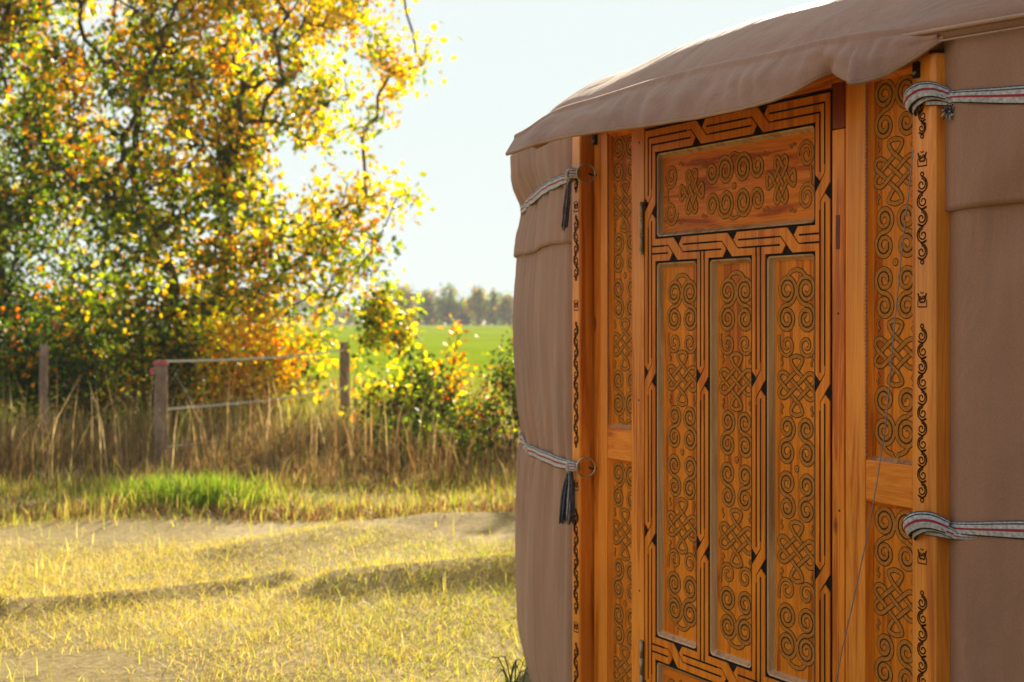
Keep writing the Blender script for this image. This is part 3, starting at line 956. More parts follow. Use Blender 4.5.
M['grass'] = leafmat('grass_blade', .42, .55, .2)
M['bark'] = plain('grey_brown_bark', (.075, .055, .04), .9, bump=.8, bscale=40, var=.35)
M['twig'] = plain('dark_twig', (.06, .04, .028), .85, var=.3)

def unit(v): return v / (np.linalg.norm(v, axis=1, keepdims=True) + 1e-9)
def leaves(C, size, colr, name, parent, spread_n=None, org=(0, 0, 0), aspect=.62):
    n = len(C)
    d = unit(rng.normal(size=(n, 3)) + np.array([0, 0, -.35])); 
    r = unit(np.cross(d, rng.normal(size=(n, 3))))
    nn = np.cross(d, r)
    s = (size * rng.uniform(.65, 1.25, n))[:, None]
    base = C; tip = C + d * s
    mid = C + d * s * .45
    l = mid + r * s * aspect * .5 + nn * s * .14; q = mid - r * s * aspect * .5 + nn * s * .14
    V = np.stack([base, l, tip, q], 1).reshape(-1, 3) - np.array(org)
    i = np.arange(n)[:, None] * 4
    F = np.concatenate([i + [0, 1, 2], i + [0, 2, 3]], 1).reshape(-1, 3)
    return npmesh(name, V, F, np.repeat(colr, 4, 0), M['leaf'], parent)

def skeleton(base, trunk_top, pts, jitter=.08):
    """join clump centres to a trunk like a real branching tree; returns segments"""
    nodes = [np.array(base)]; par = [-1]
    nb = 7
    for k in range(1, nb + 1):
        f = k / nb
        p = np.array(base) * (1 - f) + np.array(trunk_top) * f + rng.normal(0, .03, 3) * [1, 1, 0]
        nodes.append(p); par.append(k - 1)
    order = np.argsort(np.linalg.norm(pts - np.array(trunk_top), axis=1))
    A = np.array(nodes); 
    cap = len(pts) * 5 + 50; buf = np.zeros((cap, 3)); buf[:len(A)] = A; dep = np.zeros(cap); cnt = len(A)
    for k in range(len(A)): dep[k] = np.linalg.norm(A[k] - A[0])
    tips = []
    for j in order:
        p = pts[j]
        d = np.linalg.norm(buf[:cnt] - p, axis=1)
        cost = d + .35 * dep[:cnt] * .6 + np.where(buf[:cnt, 2] > p[2] + .25, .6, 0)
        cost[0:2] += 3
        b = int(np.argmin(cost)); q = buf[b]; L_ = d[b]
        nseg = 1 if L_ < .35 else (2 if L_ < .9 else 4)
        prev = b
        for k in range(1, nseg + 1):
            f = k / nseg
            x = q * (1 - f) + p * f + (rng.normal(0, jitter * min(L_, 1) * .6, 3) if k < nseg else 0)
            x = x + np.array([0, 0, -.10 * L_ * math.sin(math.pi * f)])
            buf[cnt] = x; par.append(prev); dep[cnt] = dep[prev] + L_ / nseg; prev = cnt; cnt += 1
        tips.append(prev)
    return buf[:cnt], np.array(par), tips

def wood_mesh(buf, par, r_tip, r_base, name, parent, org, minr=.0, seg=5):
    n = len(buf); w = np.zeros(n)
    child = np.zeros(n, int)
    for i in range(n - 1, 0, -1):
        if child[i] == 0: w[i] += 1
        w[par[i]] += w[i]; child[par[i]] += 1
    w = np.maximum(w, 1); rad = r_tip + (r_base - r_tip) * (w / w.max()) ** .52
    idx = np.array([i for i in range(1, n)])
    a = buf[par[idx]]; b = buf[idx]; ra = np.minimum(rad[par[idx]], rad[idx] * 1.5); rb = rad[idx]
    t = unit(b - a); h = np.tile(np.array([0.3, 0.5, .81]), (len(t), 1)); u = unit(np.cross(t, h)); v = np.cross(t, u)
    a = a - t * ra[:, None] * .3
    rings = []
    for P_, r in ((a, ra), (b, rb)):
        for k in range(seg):
            an = 2 * math.pi * k / seg
            rings.append(P_ + (u * math.cos(an) + v * math.sin(an)) * r[:, None])
    V = np.stack(rings, 1).reshape(-1, 3) - np.array(org)
    base = np.arange(len(idx))[:, None] * 2 * seg
    F = np.concatenate([base + np.array([k, (k + 1) % seg, seg + (k + 1) % seg, seg + k]) for k in range(seg)], 1).reshape(-1, 4)
    o = npmesh(name, V, F, None, M['bark'], parent)
    for p in o.data.polygons: p.use_smooth = True
    return o

def vnoise(P_, sc, seed):
    """cheap smooth noise from summed sines"""
    r = np.random.default_rng(seed); o = np.zeros(len(P_))
    for k in range(7):
        f = r.normal(size=3) * sc * (1 + .5 * k * .4); o += np.sin(P_ @ f + r.uniform(0, 6.28)) / 7
    return o * 1.6

def palette(C, keys, wts_fn):
    """pick one of the key colours per leaf with weights from position"""
    w = wts_fn(C); w = np.maximum(w, 0); w = w / w.sum(1, keepdims=True)
    cum = np.cumsum(w, 1); x = rng.uniform(size=(len(C), 1))
    i = (x > cum).sum(1).clip(0, len(keys) - 1)
    c = np.array(keys)[i] * rng.uniform(.75, 1.25, (len(C), 1)) * rng.uniform(.93, 1.07, (len(C), 3))
    return c
YEL, GOLD, ORA, RUST, LIME, GRN, DGR = (.66, .48, .02), (.68, .41, .018), (.60, .22, .018), (.30, .08, .015), (.30, .35, .02), (.115, .165, .014), (.035, .060, .012)

def tree(name, label, cat, base, ttop, pts, per, sig, size, keys, wfn, r_base, r_tip=.004, group=None, jitter=.08):
    r = empty(name, base); tag(r, label, cat, group)
    buf, par, tips = skeleton(base, ttop, pts, jitter)
    wood_mesh(buf, par, r_tip, r_base, 'trunk', r, base)
    tp = buf[tips]
    C = np.repeat(tp, per, 0) + rng.normal(0, 1, (len(tp) * per, 3)) * sig
    ok = C[:, 2] > .05; C = C[ok]
    own = palette(C, keys, wfn)
    clump = np.repeat(palette(tp, keys, wfn), per, 0) * rng.uniform(.8, 1.2, (len(tp) * per, 1))
    clump = clump[ok]; k = rng.uniform(size=len(C)) < .72
    own[k] = clump[k]
    leaves(C, size, own, 'crown', r, org=base)
    return r

def sample_blobs(blobs, n, seed, thr=-.15, sc=1.3, shell=.35):
    """points in a union of ellipsoids (cx,cy,cz,rx,ry,rz), with noisy gaps"""
    out = []; r = np.random.default_rng(seed)
    vol = np.array([b[3] * b[4] * b[5] for b in blobs]); pr = vol / vol.sum()
    while len(out) < n:
        b = blobs[r.choice(len(blobs), p=pr)]
        d = r.normal(size=3); d /= np.linalg.norm(d); q = r.uniform() ** (1 / 3)
        q = q if r.uniform() > shell else r.uniform(.75, 1)
        p = np.array([b[0] + d[0] * q * b[3], b[1] + d[1] * q * b[4], b[2] + d[2] * q * b[5]])
        if p[2] < .15: continue
        if vnoise(p[None], sc, seed + 5)[0] > thr: out.append(p)
    return np.array(out)

# ---------------------------------------------------------------- autumn trees behind the fence
def px(x, Y): return (x - 512) / 1422 * Y
def zz(y, Y): return CAMZ + (318 - y) / 1422 * Y
YT = 18.5
def ppm(x, y, Y, rx, ry, rz): return (px(x, Y), Y, zz(y, Y), rx / 1422 * Y, ry, rz / 1422 * Y)
blobs = [ppm(150, 120, YT, 130, 1.6, 120), ppm(250, 40, YT, 120, 1.5, 110), ppm(330, 90, YT - .3, 85, 1.1, 75), ppm(200, 230, YT, 140, 1.5, 85),
         ppm(300, 240, YT - .4, 85, 1.1, 65), ppm(340, 200, YT - .5, 62, .8, 55), ppm(160, -80, YT, 170, 1.8, 110), ppm(310, -50, YT, 110, 1.4, 80),
         ppm(398, 62, YT - .2, 42, .5, 34), ppm(400, 190, YT - .3, 36, .5, 48), ppm(250, 340, YT - .6, 110, .9, 65), ppm(130, 340, YT + .2, 110, 1.2, 70)]
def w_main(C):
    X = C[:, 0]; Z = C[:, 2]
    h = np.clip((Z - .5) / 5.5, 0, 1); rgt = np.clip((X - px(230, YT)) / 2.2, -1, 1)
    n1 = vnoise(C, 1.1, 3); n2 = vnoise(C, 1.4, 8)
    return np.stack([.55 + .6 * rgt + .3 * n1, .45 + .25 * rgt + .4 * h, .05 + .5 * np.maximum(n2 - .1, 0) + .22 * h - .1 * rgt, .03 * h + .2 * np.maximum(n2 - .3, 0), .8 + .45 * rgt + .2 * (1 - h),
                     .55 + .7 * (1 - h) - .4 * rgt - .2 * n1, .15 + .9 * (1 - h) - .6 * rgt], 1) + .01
TP = sample_blobs(blobs, 3000, 11, -.12, 2.0)
_x = TP[:, 0] / YT * 1422 + 512; _y = 318 - (TP[:, 2] - CAMZ) / YT * 1422
# thins out towards the open right hand side, with a gap under the top limb
_k = np.where((_x > 245) & (_y < 300), .42, np.where(_y < 250, .60, .85)) * np.where((_x > 290) & (abs(_y - 160 - (_x - 300) * .05) < 22), .15, 1)
TP = TP[np.random.default_rng(4).uniform(size=len(TP)) < _k]
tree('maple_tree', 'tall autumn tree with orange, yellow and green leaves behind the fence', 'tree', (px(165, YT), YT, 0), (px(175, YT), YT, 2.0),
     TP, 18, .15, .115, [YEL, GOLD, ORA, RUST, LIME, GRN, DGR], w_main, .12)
YO = 20.5
blobs = [ppm(-30, 120, YO, 130, 2, 130), ppm(20, 250, YO, 110, 1.8, 90), ppm(-60, -60, YO, 150, 2, 130), ppm(30, 350, YO - .6, 110, 1.2, 62), ppm(-60, 330, YO, 90, 1.8, 80)]
def w_oak(C):
    Z = C[:, 2]; h = np.clip((Z - .5) / 5, 0, 1); n1 = vnoise(C, .9, 5)
    return np.stack([.02 + .2 * h, .14 * h, .16 * h + .15 * np.maximum(n1, 0), .1 * h, .1 + .15 * h, .7 - .1 * h, 1.3 - .9 * h], 1) + .01
tree('oak_tree', 'dark green and rust coloured tree at the left edge, beyond the thin fence post', 'tree', (px(-10, YO), YO, 0), (px(0, YO), YO, 2.2),
     sample_blobs(blobs, 1250, 21, -.4, 1.6), 24, .19, .11, [YEL, GOLD, ORA, RUST, LIME, GRN, DGR], w_oak, .2)

# shrubs: (name, label, cat, px, Y, blobs, n, per, sig, size, colour weights)
def cw(*w): return lambda C: np.tile(np.array(w, float), (len(C), 1)) + .001
K7 = [YEL, GOLD, ORA, RUST, LIME, GRN, DGR]
def shrub(name, label, x, Y, bl, n, per, sig, size, w, rb=.02, thr=-.4, seed=1, rt=.003):
    tree(name, label, 'shrub' if 'sapling' not in name else 'sapling', (px(x, Y), Y, 0), (px(x, Y), Y, .25), sample_blobs([ppm(*b) for b in bl], n, seed, thr, 2.), per, sig, size, K7, w, rb, rt, jitter=.05)
shrub('orange_shrub', 'bright orange and yellow shrub seen between the two fence wires', 275, 17.3, [(250, 360, 17.3, 45, .5, 40), (310, 375, 17.2, 50, .5, 40), (215, 400, 17.3, 30, .4, 30)], 120, 20, .12, .085, cw(3, 3.2, 2.6, .6, 1, .5, .2), seed=31)
shrub('yellow_shrub', 'tall bright yellow green shrub beside the right fence post', 392, 15.2, [(385, 340, 15.2, 28, .35, 55), (410, 385, 15.0, 35, .4, 45), (370, 400, 15.2, 25, .3, 30), (372, 310, 15.3, 18, .3, 25)], 105, 18, .10, .085, cw(1.5, .6, .15, .1, 2.8, 2.8, 1.4), seed=32)
shrub('leafy_shrub', 'low dark green shrub with broad leaves right of the fence post', 425, 13.6, [(418, 395, 13.6, 28, .25, 32), (445, 425, 13.6, 35, .3, 28), (395, 425, 13.5, 28, .3, 24), (430, 450, 12.6, 55, .3, 24)], 150, 16, .09, .07, cw(.25, .1, .05, .2, .8, 2.6, 3.4), seed=33)
shrub('bramble_bush', 'dark twiggy bush growing against the left side of the yurt wall', 505, 13.2, [(500, 408, 13.2, 26, .3, 52), (518, 375, 13.3, 20, .3, 34), (468, 432, 13.0, 30, .3, 34), (545, 400, 13.3, 40, .4, 50)], 230, 15, .09, .05, cw(.1, .1, .1, .8, .6, 1.8, 3.2), seed=34)
shrub('oak_sapling', 'thin young sapling with a few orange leaves against the green field', 455, 13.9, [(455, 345, 13.9, 15, .15, 28), (450, 378, 13.9, 26, .2, 14), (462, 395, 13.9, 20, .2, 20)], 26, 6, .05, .075, cw(.8, 1.8, 2.6, 1.6, .4, .2, 0), rb=.009, thr=-1, seed=35, rt=.002)
shrub('hazel_shrub', 'small pale green shrub in front of the left dark trees', 62, 16.5, [(60, 375, 16.5, 55, .6, 45), (15, 360, 16.6, 50, .6, 55)], 200, 17, .12, .08, cw(.1, .1, .2, .4, .3, 1.6, 4), seed=36)
shrub('thorn_shrub', 'dense dark green shrub behind the left fence post', 175, 17.6, [(130, 365, 17.6, 80, .7, 55), (225, 390, 17.5, 60, .5, 40)], 300, 17, .13, .08, cw(.1, .2, .5, .5, .3, 1.4, 4), seed=37)
# a tree that stands behind the yurt and shades the grass beside it
tree('birch_tree', 'small yellow green tree standing hidden behind the yurt', 'tree', (2.0, 16.2, 0), (2.0, 16.2, 1.5), sample_blobs([(2.0, 16.2, 2.6, 1.0, .9, 1.1), (1.5, 16.0, 1.6, .7, .7, .6)], 220, 41, -.3, 1.5), 22, .14, .08, K7, cw(2, 1, .5, .3, 2, 1.5, .5), .08)

# unseen dark conifers, added to keep the sky off the front of the yurt
def w_con(C): return np.tile(np.array([0, 0, 0, .3, .1, 1., 4.]), (len(C), 1)) + .001
for k, (x, y, h, lb) in enumerate([(-2.6, -6.5, 6.5, 'added dark shade conifer behind the viewpoint, nearest the open lawn'), (.6, -6.0, 7.0, 'added dark shade conifer directly behind the viewpoint'), (3.8, -5.2, 7.0, 'added dark shade conifer behind and right of the viewpoint'), (7.0, -3.4, 6.5, 'added dark shade conifer nearest the right wall of the yurt')]):
    bl = [(x, y, h * (.12 + .17 * j), 2.1 - .33 * j, 1.3 - .18 * j, h * .16) for j in range(5)]
    tree('shade_conifer', lb, 'tree', (x, y, 0), (x, y, h * .8), sample_blobs(bl, 260, 300 + k, -1.2, 1.), 40, .28, .24, K7, w_con, .16)

# ---------------------------------------------------------------- ground
def gz(x, y):
    x = np.asarray(x, float); y = np.asarray(y, float)
    near = np.exp(-((x + 1.5) / 6) ** 2) * np.clip((y - 4.2) / 1.0, 0, 1) * np.clip((17 - y) / 4, 0, 1)
    o = .018 * np.sin(x * 1.7 + y * .6) * np.sin(y * 1.3 - x * .4) + .012 * np.sin(x * 3.1 - y * 2.3)
    # low ridges shaped to lay shadow bands on the lawn, replacing an unseen caster
    def shade_ridge(ax, ay, bx, by, w, h):
        dx, dy = bx - ax, by - ay; l2 = dx * dx + dy * dy
        t = np.clip(((x - ax) * dx + (y - ay) * dy) / l2, 0, 1)
        dist_s = ((x - ax) * -dy + (y - ay) * dx) / math.sqrt(l2)
        dd = np.hypot(x - ax - t * dx, y - ay - t * dy)
        return h * np.exp(-(dd / w) ** 2)
    o = o + shade_ridge(-4.0, 5.85, -2.37, 6.5, .09, .055) + shade_ridge(-2.37, 6.5, -1.17, 7.35, .09, .050) + shade_ridge(-1.17, 7.35, -.71, 8.9, .08, .034)
    o = o + shade_ridge(-.85, 7.0, .35, 7.55, .20, .115) + shade_ridge(-.5, 9.3, .6, 9.6, .25, .06) + shade_ridge(-1.6, 8.2, -1.0, 8.9, .2, .05)
    o = o + .05 * np.clip((y - 9.6) / .8, 0, 1)
    fade = near
    return o * fade
xs = np.concatenate([-np.geomspace(1800, 9, 26), np.arange(-8.6, 6.6, .09), np.geomspace(7, 1800, 26)])
ys = np.concatenate([-np.geomspace(300, 3, 12), np.arange(-2.5, 4, .5), np.arange(4, 18, .08), np.geomspace(18.3, 2200, 50)])
X, Y = np.meshgrid(xs, ys); Z = gz(X, Y)
V = np.stack([X, Y, Z], 2).reshape(-1, 3); nx = len(xs)
ii, jj = np.meshgrid(np.arange(len(ys) - 1), np.arange(nx - 1), indexing='ij')
b0 = (ii * nx + jj).ravel()
F = np.stack([b0, b0 + 1, b0 + nx + 1, b0 + nx], 1)
gm, nt, b = nodes_of('sandy_lawn_soil')
tc = N(nt, 'ShaderNodeTexCoord')
n1 = N(nt, 'ShaderNodeTexNoise', i_Scale=.9, i_Detail=8., i_Roughness=.65); nt.links.new(tc.outputs['Object'], n1.inputs['Vector'])
n2 = N(nt, 'ShaderNodeTexNoise', i_Scale=28., i_Detail=8., i_Roughness=.7); nt.links.new(tc.outputs['Object'], n2.inputs['Vector'])
r1 = ramp(nt, [(.34, (.22, .16, .05)), (.50, (.33, .24, .08)), (.62, (.46, .35, .18)), (.72, (.28, .21, .07))], n1.outputs['Fac'])
r2 = ramp(nt, [(.34, (.07, .05, .022)), (.48, (.28, .21, .07)), (.66, (.50, .38, .17))], n2.outputs['Fac'])
mx = N(nt, 'ShaderNodeMix', data_type='RGBA'); mx.inputs['Factor'].default_value = .45
nt.links.new(r1.outputs[0], mx.inputs['A']); nt.links.new(r2.outputs[0], mx.inputs['B'])
nt.links.new(mx.outputs['Result'], b.inputs['Base Color']); b.inputs['Roughness'].default_value = .95
b.inputs['Specular IOR Level'].default_value = .15
bp = N(nt, 'ShaderNodeBump', i_Strength=.8, i_Distance=.03); nt.links.new(n2.outputs['Fac'], bp.inputs['Height']); nt.links.new(bp.outputs['Normal'], b.inputs['Normal'])
g = npmesh('ground', V, F, None, gm); tag(g, kind='structure')
for p in g.data.polygons: p.use_smooth = True

# far field: a sheet of young green crop
fm, nt, b = nodes_of('young_crop_green')
tc = N(nt, 'ShaderNodeTexCoord')
mp = N(nt, 'ShaderNodeMapping'); mp.inputs['Scale'].default_value = (.10, .05, 1); nt.links.new(tc.outputs['Object'], mp.inputs['Vector'])
n1 = N(nt, 'ShaderNodeTexNoise', i_Scale=1., i_Detail=9., i_Roughness=.7); nt.links.new(mp.outputs[0], n1.inputs['Vector'])
r1 = ramp(nt, [(.3, (.15, .215, .008)), (.5, (.20, .27, .012)), (.7, (.27, .32, .02))], n1.outputs['Fac'])
nt.links.new(r1.outputs[0], b.inputs['Base Color']); b.inputs['Roughness'].default_value = .9
b.inputs['Specular IOR Level'].default_value = 0.
tr = N(nt, 'ShaderNodeBump', i_Strength=.5, i_Distance=.1); n3 = N(nt, 'ShaderNodeTexNoise', i_Scale=3., i_Detail=6.)
nt.links.new(tc.outputs['Object'], n3.inputs['Vector']); nt.links.new(n3.outputs['Fac'], tr.inputs['Height']); nt.links.new(tr.outputs[0], b.inputs['Normal'])
m = MB(); m.grid([[(x, y, .02) for x in (-400, -100, -30, 0, 30, 100, 400)] for y in (24, 40, 70, 120, 200, 262)], fm, smooth=False)
o = m.build('field'); tag(o, kind='structure')

# ---------------------------------------------------------------- grasses
def blades(Pxy, h, w, lean, colr, name, label, seg=2, dirb=None):
    n = len(Pxy); zb = gz(Pxy[:, 0], Pxy[:, 1])
    base = np.column_stack([Pxy, zb - .01])
    a = rng.uniform(0, 2 * np.pi, n); side_ = np.stack([np.cos(a), np.sin(a), np.zeros(n)], 1)
    ld = rng.uniform(0, 2 * np.pi, n); lv = np.stack([np.cos(ld), np.sin(ld), np.zeros(n)], 1) * (np.abs(rng.normal(0, 1, n)) * lean * h)[:, None]
    up = np.array([0, 0, 1.]); H = h[:, None]; Wd = w[:, None]
    p0 = base - side_ * Wd * .5; p1 = base + side_ * Wd * .5
    m1 = base + up * H * .55 + lv * .35
    p2 = m1 - side_ * Wd * .42; p3 = m1 + side_ * Wd * .42
    t = base + up * H * .96 + lv
    V = np.stack([p0, p1, p2, p3, t], 1).reshape(-1, 3)
    i = np.arange(n)[:, None] * 5
    F = np.concatenate([i + [0, 1, 3], i + [0, 3, 2], i + [2, 3, 4]], 1).reshape(-1, 3)
    o = npmesh(name, V, F, np.repeat(colr, 5, 0), M['grass'])
    tag(o, label, 'grass', kind='stuff'); return o
def pick(keys, w, n):
    i = rng.choice(len(keys), n, p=np.array(w) / sum(w)); return np.array(keys)[i] * rng.uniform(.7, 1.3, (n, 1)) * rng.uniform(.94, 1.06, (n, 3))
def inside_yurt(p): return np.hypot(p[:, 0] - YC.x, p[:, 1] - YC.y) < RW + .02
# short parched lawn
n = 340000
yy = 4.0 + 7.2 * rng.uniform(size=n) ** 1.25; xx = rng.uniform(-.52, .30, n) * (yy + 1.5)
Pq = np.column_stack([xx, yy]); Pq = Pq[~inside_yurt(Pq)]
dens = vnoise(np.column_stack([Pq, Pq[:, 0] * 0]), 1.5, 77) + .5 * vnoise(np.column_stack([Pq, Pq[:, 0] * 0]), 5, 78)
bare = np.exp(-(((Pq[:, 0] + 2.1) / .75) ** 2 + ((Pq[:, 1] - 5.35) / .36) ** 2))
band_ = np.exp(-((Pq[:, 1] - 9.0 + .25 * np.sin(Pq[:, 0] * 1.2)) / .45) ** 2)
keep = rng.uniform(size=len(Pq)) < np.clip(.78 + .5 * dens - 1.2 * bare - 1.05 * band_, .03, 1)
Pq = Pq[keep]; n = len(Pq)
gr = vnoise(np.column_stack([Pq, Pq[:, 0] * 0]), 1.1, 79)
c = pick([(.60, .46, .11), (.48, .35, .09), (.42, .41, .06), (.62, .52, .20), (.22, .16, .055)], [3.2, 3, 4.4, 1, 2.2], n)
gsel = rng.uniform(size=n) < np.clip(.2 + .4 * gr, 0, .6); c[gsel] = pick([(.36, .38, .05), (.26, .32, .05), (.42, .42, .06)], [2, 1, 2], gsel.sum())
blades(Pq, rng.gamma(4, .0070, n) + .005, rng.uniform(.0020, .0038, n), 1.25, c, 'lawn_grass', 'short parched yellow grass covering the sandy ground beside the yurt')
# taller single stalks in the lawn
n = 900; yy = 4.6 + 5 * rng.uniform(size=n) ** 1.1; xx = rng.uniform(-.5, .02, n) * (yy + 1)
cl = vnoise(np.column_stack([xx, yy, xx * 0]), 2.5, 80) > .35
Pq = np.column_stack([xx, yy])[cl]; Pq = Pq[~inside_yurt(Pq)]; n = len(Pq)
blades(Pq, rng.uniform(.06, .15, n), rng.uniform(.003, .006, n), .35, pick([(.46, .44, .08), (.55, .46, .14), (.34, .36, .05)], [3, 2, 2], n), 'lawn_tufts', 'taller yellow green blades standing up in the parched lawn')
# greener verge in front of the tall grass
n = 38000; xx = rng.uniform(-7.5, 3.2, n); yy = rng.normal(10.40 + .15 * np.sin(xx * 2.3), .45, n)
fr_ = vnoise(np.column_stack([xx, yy, xx * 0]), 1.6, 81)
Pq = np.column_stack([xx, yy]); k = rng.uniform(size=n) < np.clip(.42 + .95 * fr_, .04, 1); Pq = Pq[k]; n = len(Pq); fr_ = fr_[k]
blades(Pq, rng.gamma(5, .0155, n) * (1 + .7 * np.maximum(fr_, 0)), rng.uniform(.005, .010, n), .4, pick([(.36, .34, .05), (.21, .25, .04), (.46, .36, .11), (.19, .085, .04)], [2.8, 2.4, 3, 2.4], n), 'verge_grass', 'yellow green verge grass along the foot of the tall dry grass')
# fresh bright green patch
n = 1700; xx = rng.normal(px(190, 10.1), .27, n); yy = rng.normal(10.08, .15, n)
blades(np.column_stack([xx, yy]), rng.uniform(.08, .24, n), rng.uniform(.006, .010, n), .4, pick([(.15, .24, .025), (.10, .18, .02), (.30, .33, .05)], [3, 2, 3], n), 'green_tuft', 'lush bright green tuft of grass in front of the fence post')
# low reddish litter on the edge
n = 9000; xx = rng.uniform(-7, 1.5, n); yy = rng.normal(9.75, .14, n)
blades(np.column_stack([xx, yy]), rng.uniform(.02, .08, n), rng.uniform(.006, .014, n), .9, pick([(.22, .10, .05), (.12, .07, .035), (.34, .22, .09)], [3, 3, 2], n), 'leaf_litter', 'low reddish brown dead stalks and litter where the lawn ends')
# tall dry grass
nc = 820; cx_ = rng.uniform(-9, 4, nc); cy_ = 10.85 + 3.9 * rng.uniform(size=nc) ** 1.1; ch_ = rng.gamma(6, .075, nc) * np.clip(.5 + (cy_ - 10.85) / 1.6, .4, 1)
ch_ *= 1 + .35 * vnoise(np.column_stack([cx_, cy_, cx_ * 0]), 1.0, 91); rr_ = rng.uniform(.07, .22, nc)
ch_ *= 1 - .65 * np.exp(-((cx_ - px(165, 12.6)) / .45) ** 2) * (cy_ < 12.8)
ch_ *= np.where(cx_ > px(360, 12.), .8, 1)
ii_ = rng.integers(0, nc, 40000); n = len(ii_)
xx = cx_[ii_] + rng.normal(0, 1, n) * rr_[ii_]; yy = cy_[ii_] + rng.normal(0, 1, n) * rr_[ii_]
hh = ch_[ii_] * rng.uniform(.3, 1.1, n) * .95
blades(np.column_stack([xx, yy]), np.clip(hh, .08, 1.0), rng.uniform(.003, .008, n), .42, pick([(.22, .13, .05), (.13, .07, .03), (.36, .25, .11), (.16, .16, .03), (.06, .035, .018)], [4, 3.6, 1.8, 2.3, 3], n), 'tall_dry_grass', 'tall dry brown grass growing along the fence')
# seed heads on stalks
n = 420; xx = rng.uniform(-8, 3.5, n); yy = rng.uniform(11.2, 14.5, n)
blades(np.column_stack([xx, yy]), rng.uniform(.5, .95, n), rng.uniform(.005, .009, n), .3, pick([(.50, .38, .20), (.40, .27, .13)], [1, 1], n), 'grass_plumes', 'pale seed stalks rising above the tall dry grass')
# rough grass beyond, to the field
n = 40000; xx = rng.uniform(-14, 9, n); yy = rng.uniform(16, 26, n)
blades(np.column_stack([xx, yy]), rng.gamma(6, .05, n), rng.uniform(.010, .02, n), .3, pick([(.34, .34, .06), (.26, .22, .08), (.18, .20, .04)], [2, 2, 2], n), 'rough_grass', 'rough tufted grass between the fence and the green field')

# curled weed by the yurt foot
m = MB(); wr = empty('weed', (px(522, 5.15), 5.15, 0)); tag(wr, 'small green weed with curling stems at the foot of the canvas wall', 'weed')
M['weed'] = plain('weed_green', (.10, .13, .03), .6)
rnd = random.Random(2)
for k in range(11):
    a = rnd.uniform(0, 6.28); h = rnd.uniform(.06, .17); c = Vector((px(521, 5.0) - rnd.uniform(0, .06), 5.0 + rnd.uniform(-.05, .05), 0))
    pts = [c + Vector((math.cos(a) * h * .5 * (f ** 1.5), math.sin(a) * h * .3 * f, h * math.sin(f * 2.2))) for f in (0, .2, .4, .6, .8, 1)]
    m.tube(pts, [.003, .003, .0026, .0022, .0018, .0008], M['weed'], 5)
m.build('stems', wr, org=wr.location)

# ---------------------------------------------------------------- fence
M['old_wood'] = plain('weathered_post_wood', (.24, .155, .095), .9, bump=.9, bscale=60, var=.35)
M['red_tape'] = plain('faded_red_tape', (.45, .08, .09), .6)
M['tape'] = plain('pale_fence_tape', (.52, .50, .40), .6)
M['tape_dark'] = plain('insulator', (.02, .02, .02), .5)
F1 = (px(161, 12.6), 12.6); F2 = (px(346, 16.5), 16.5); F3 = (px(44, 15.0), 15.0)
def fpost(x, y, h, r, label, lean=0):
    e = empty('fence_post', (x, y, 0)); tag(e, label, 'fence post')
    m = MB(); pts = []; rad = []
    for k in range(9):
        f = k / 8; pts.append((x + lean * f + .004 * math.sin(k), y, -.05 + (h + .05) * f)); rad.append(r * (1.04 - .06 * f))
    m.tube(pts, rad, M['old_wood'], 14)
    m.build('shaft', e, org=e.location)
    return e
e1 = fpost(F1[0], F1[1], zz(360, 12.6), .055, 'thick weathered wooden post with faded red tape on its top, nearest of the fence')
m = MB(); h1 = zz(360, 12.6)
m.tube([(F1[0], F1[1], h1 - .045), (F1[0], F1[1], h1 - .006)], .066, M['red_tape'], 14, caps=False)
m.wbox((F1[0] - .075, F1[1] - .02, h1 - .10), (.018, .012, .03), M['red_tape'])
m.build('red_marker', e1, org=e1.location)
e2 = fpost(F2[0], F2[1], zz(342, 16.5), .06, 'grey wooden post at the far end of the wires beside the yellow shrub', -.02)
e3 = fpost(F3[0], F3[1], zz(344, 15.), .045, 'thin dark post standing alone in front of the left trees')
def wire(yl, yr, label, rad=.009, a=0, bnd=1):
    m = MB(); h0 = zz(yl, F1[1]); h2 = zz(yr, F2[1]); pts = []
    for k in range(25):
        f = k / 24
        pts.append((F1[0] + (F2[0] - F1[0]) * f, F1[1] + (F2[1] - F1[1]) * f - .065 * (1 - f), h0 + (h2 - h0) * f - .03 * math.sin(math.pi * f)))
    # flat woven tape with some height
    rows = []
    for p in pts: rows.append([(p[0], p[1] - .003, p[2] + rad), (p[0], p[1] - .003, p[2] - rad), (p[0], p[1] + .003, p[2] - rad), (p[0], p[1] + .003, p[2] + rad)])
    m.grid(rows, M['tape'], wrap=True, smooth=False)
    m.wbox(pts[-1], (.02, .03, .02), M['tape_dark'])
    o = m.build('fence_wire'); tag(o, label, 'fence wire')
wire(361, 350, 'top pale fence wire between the two nearer posts', .010)
wire(409, 388, 'middle pale fence wire running between the two nearer posts', .010)
wire(447, 418, 'lowest thin fence wire half hidden in the dry grass', .006)

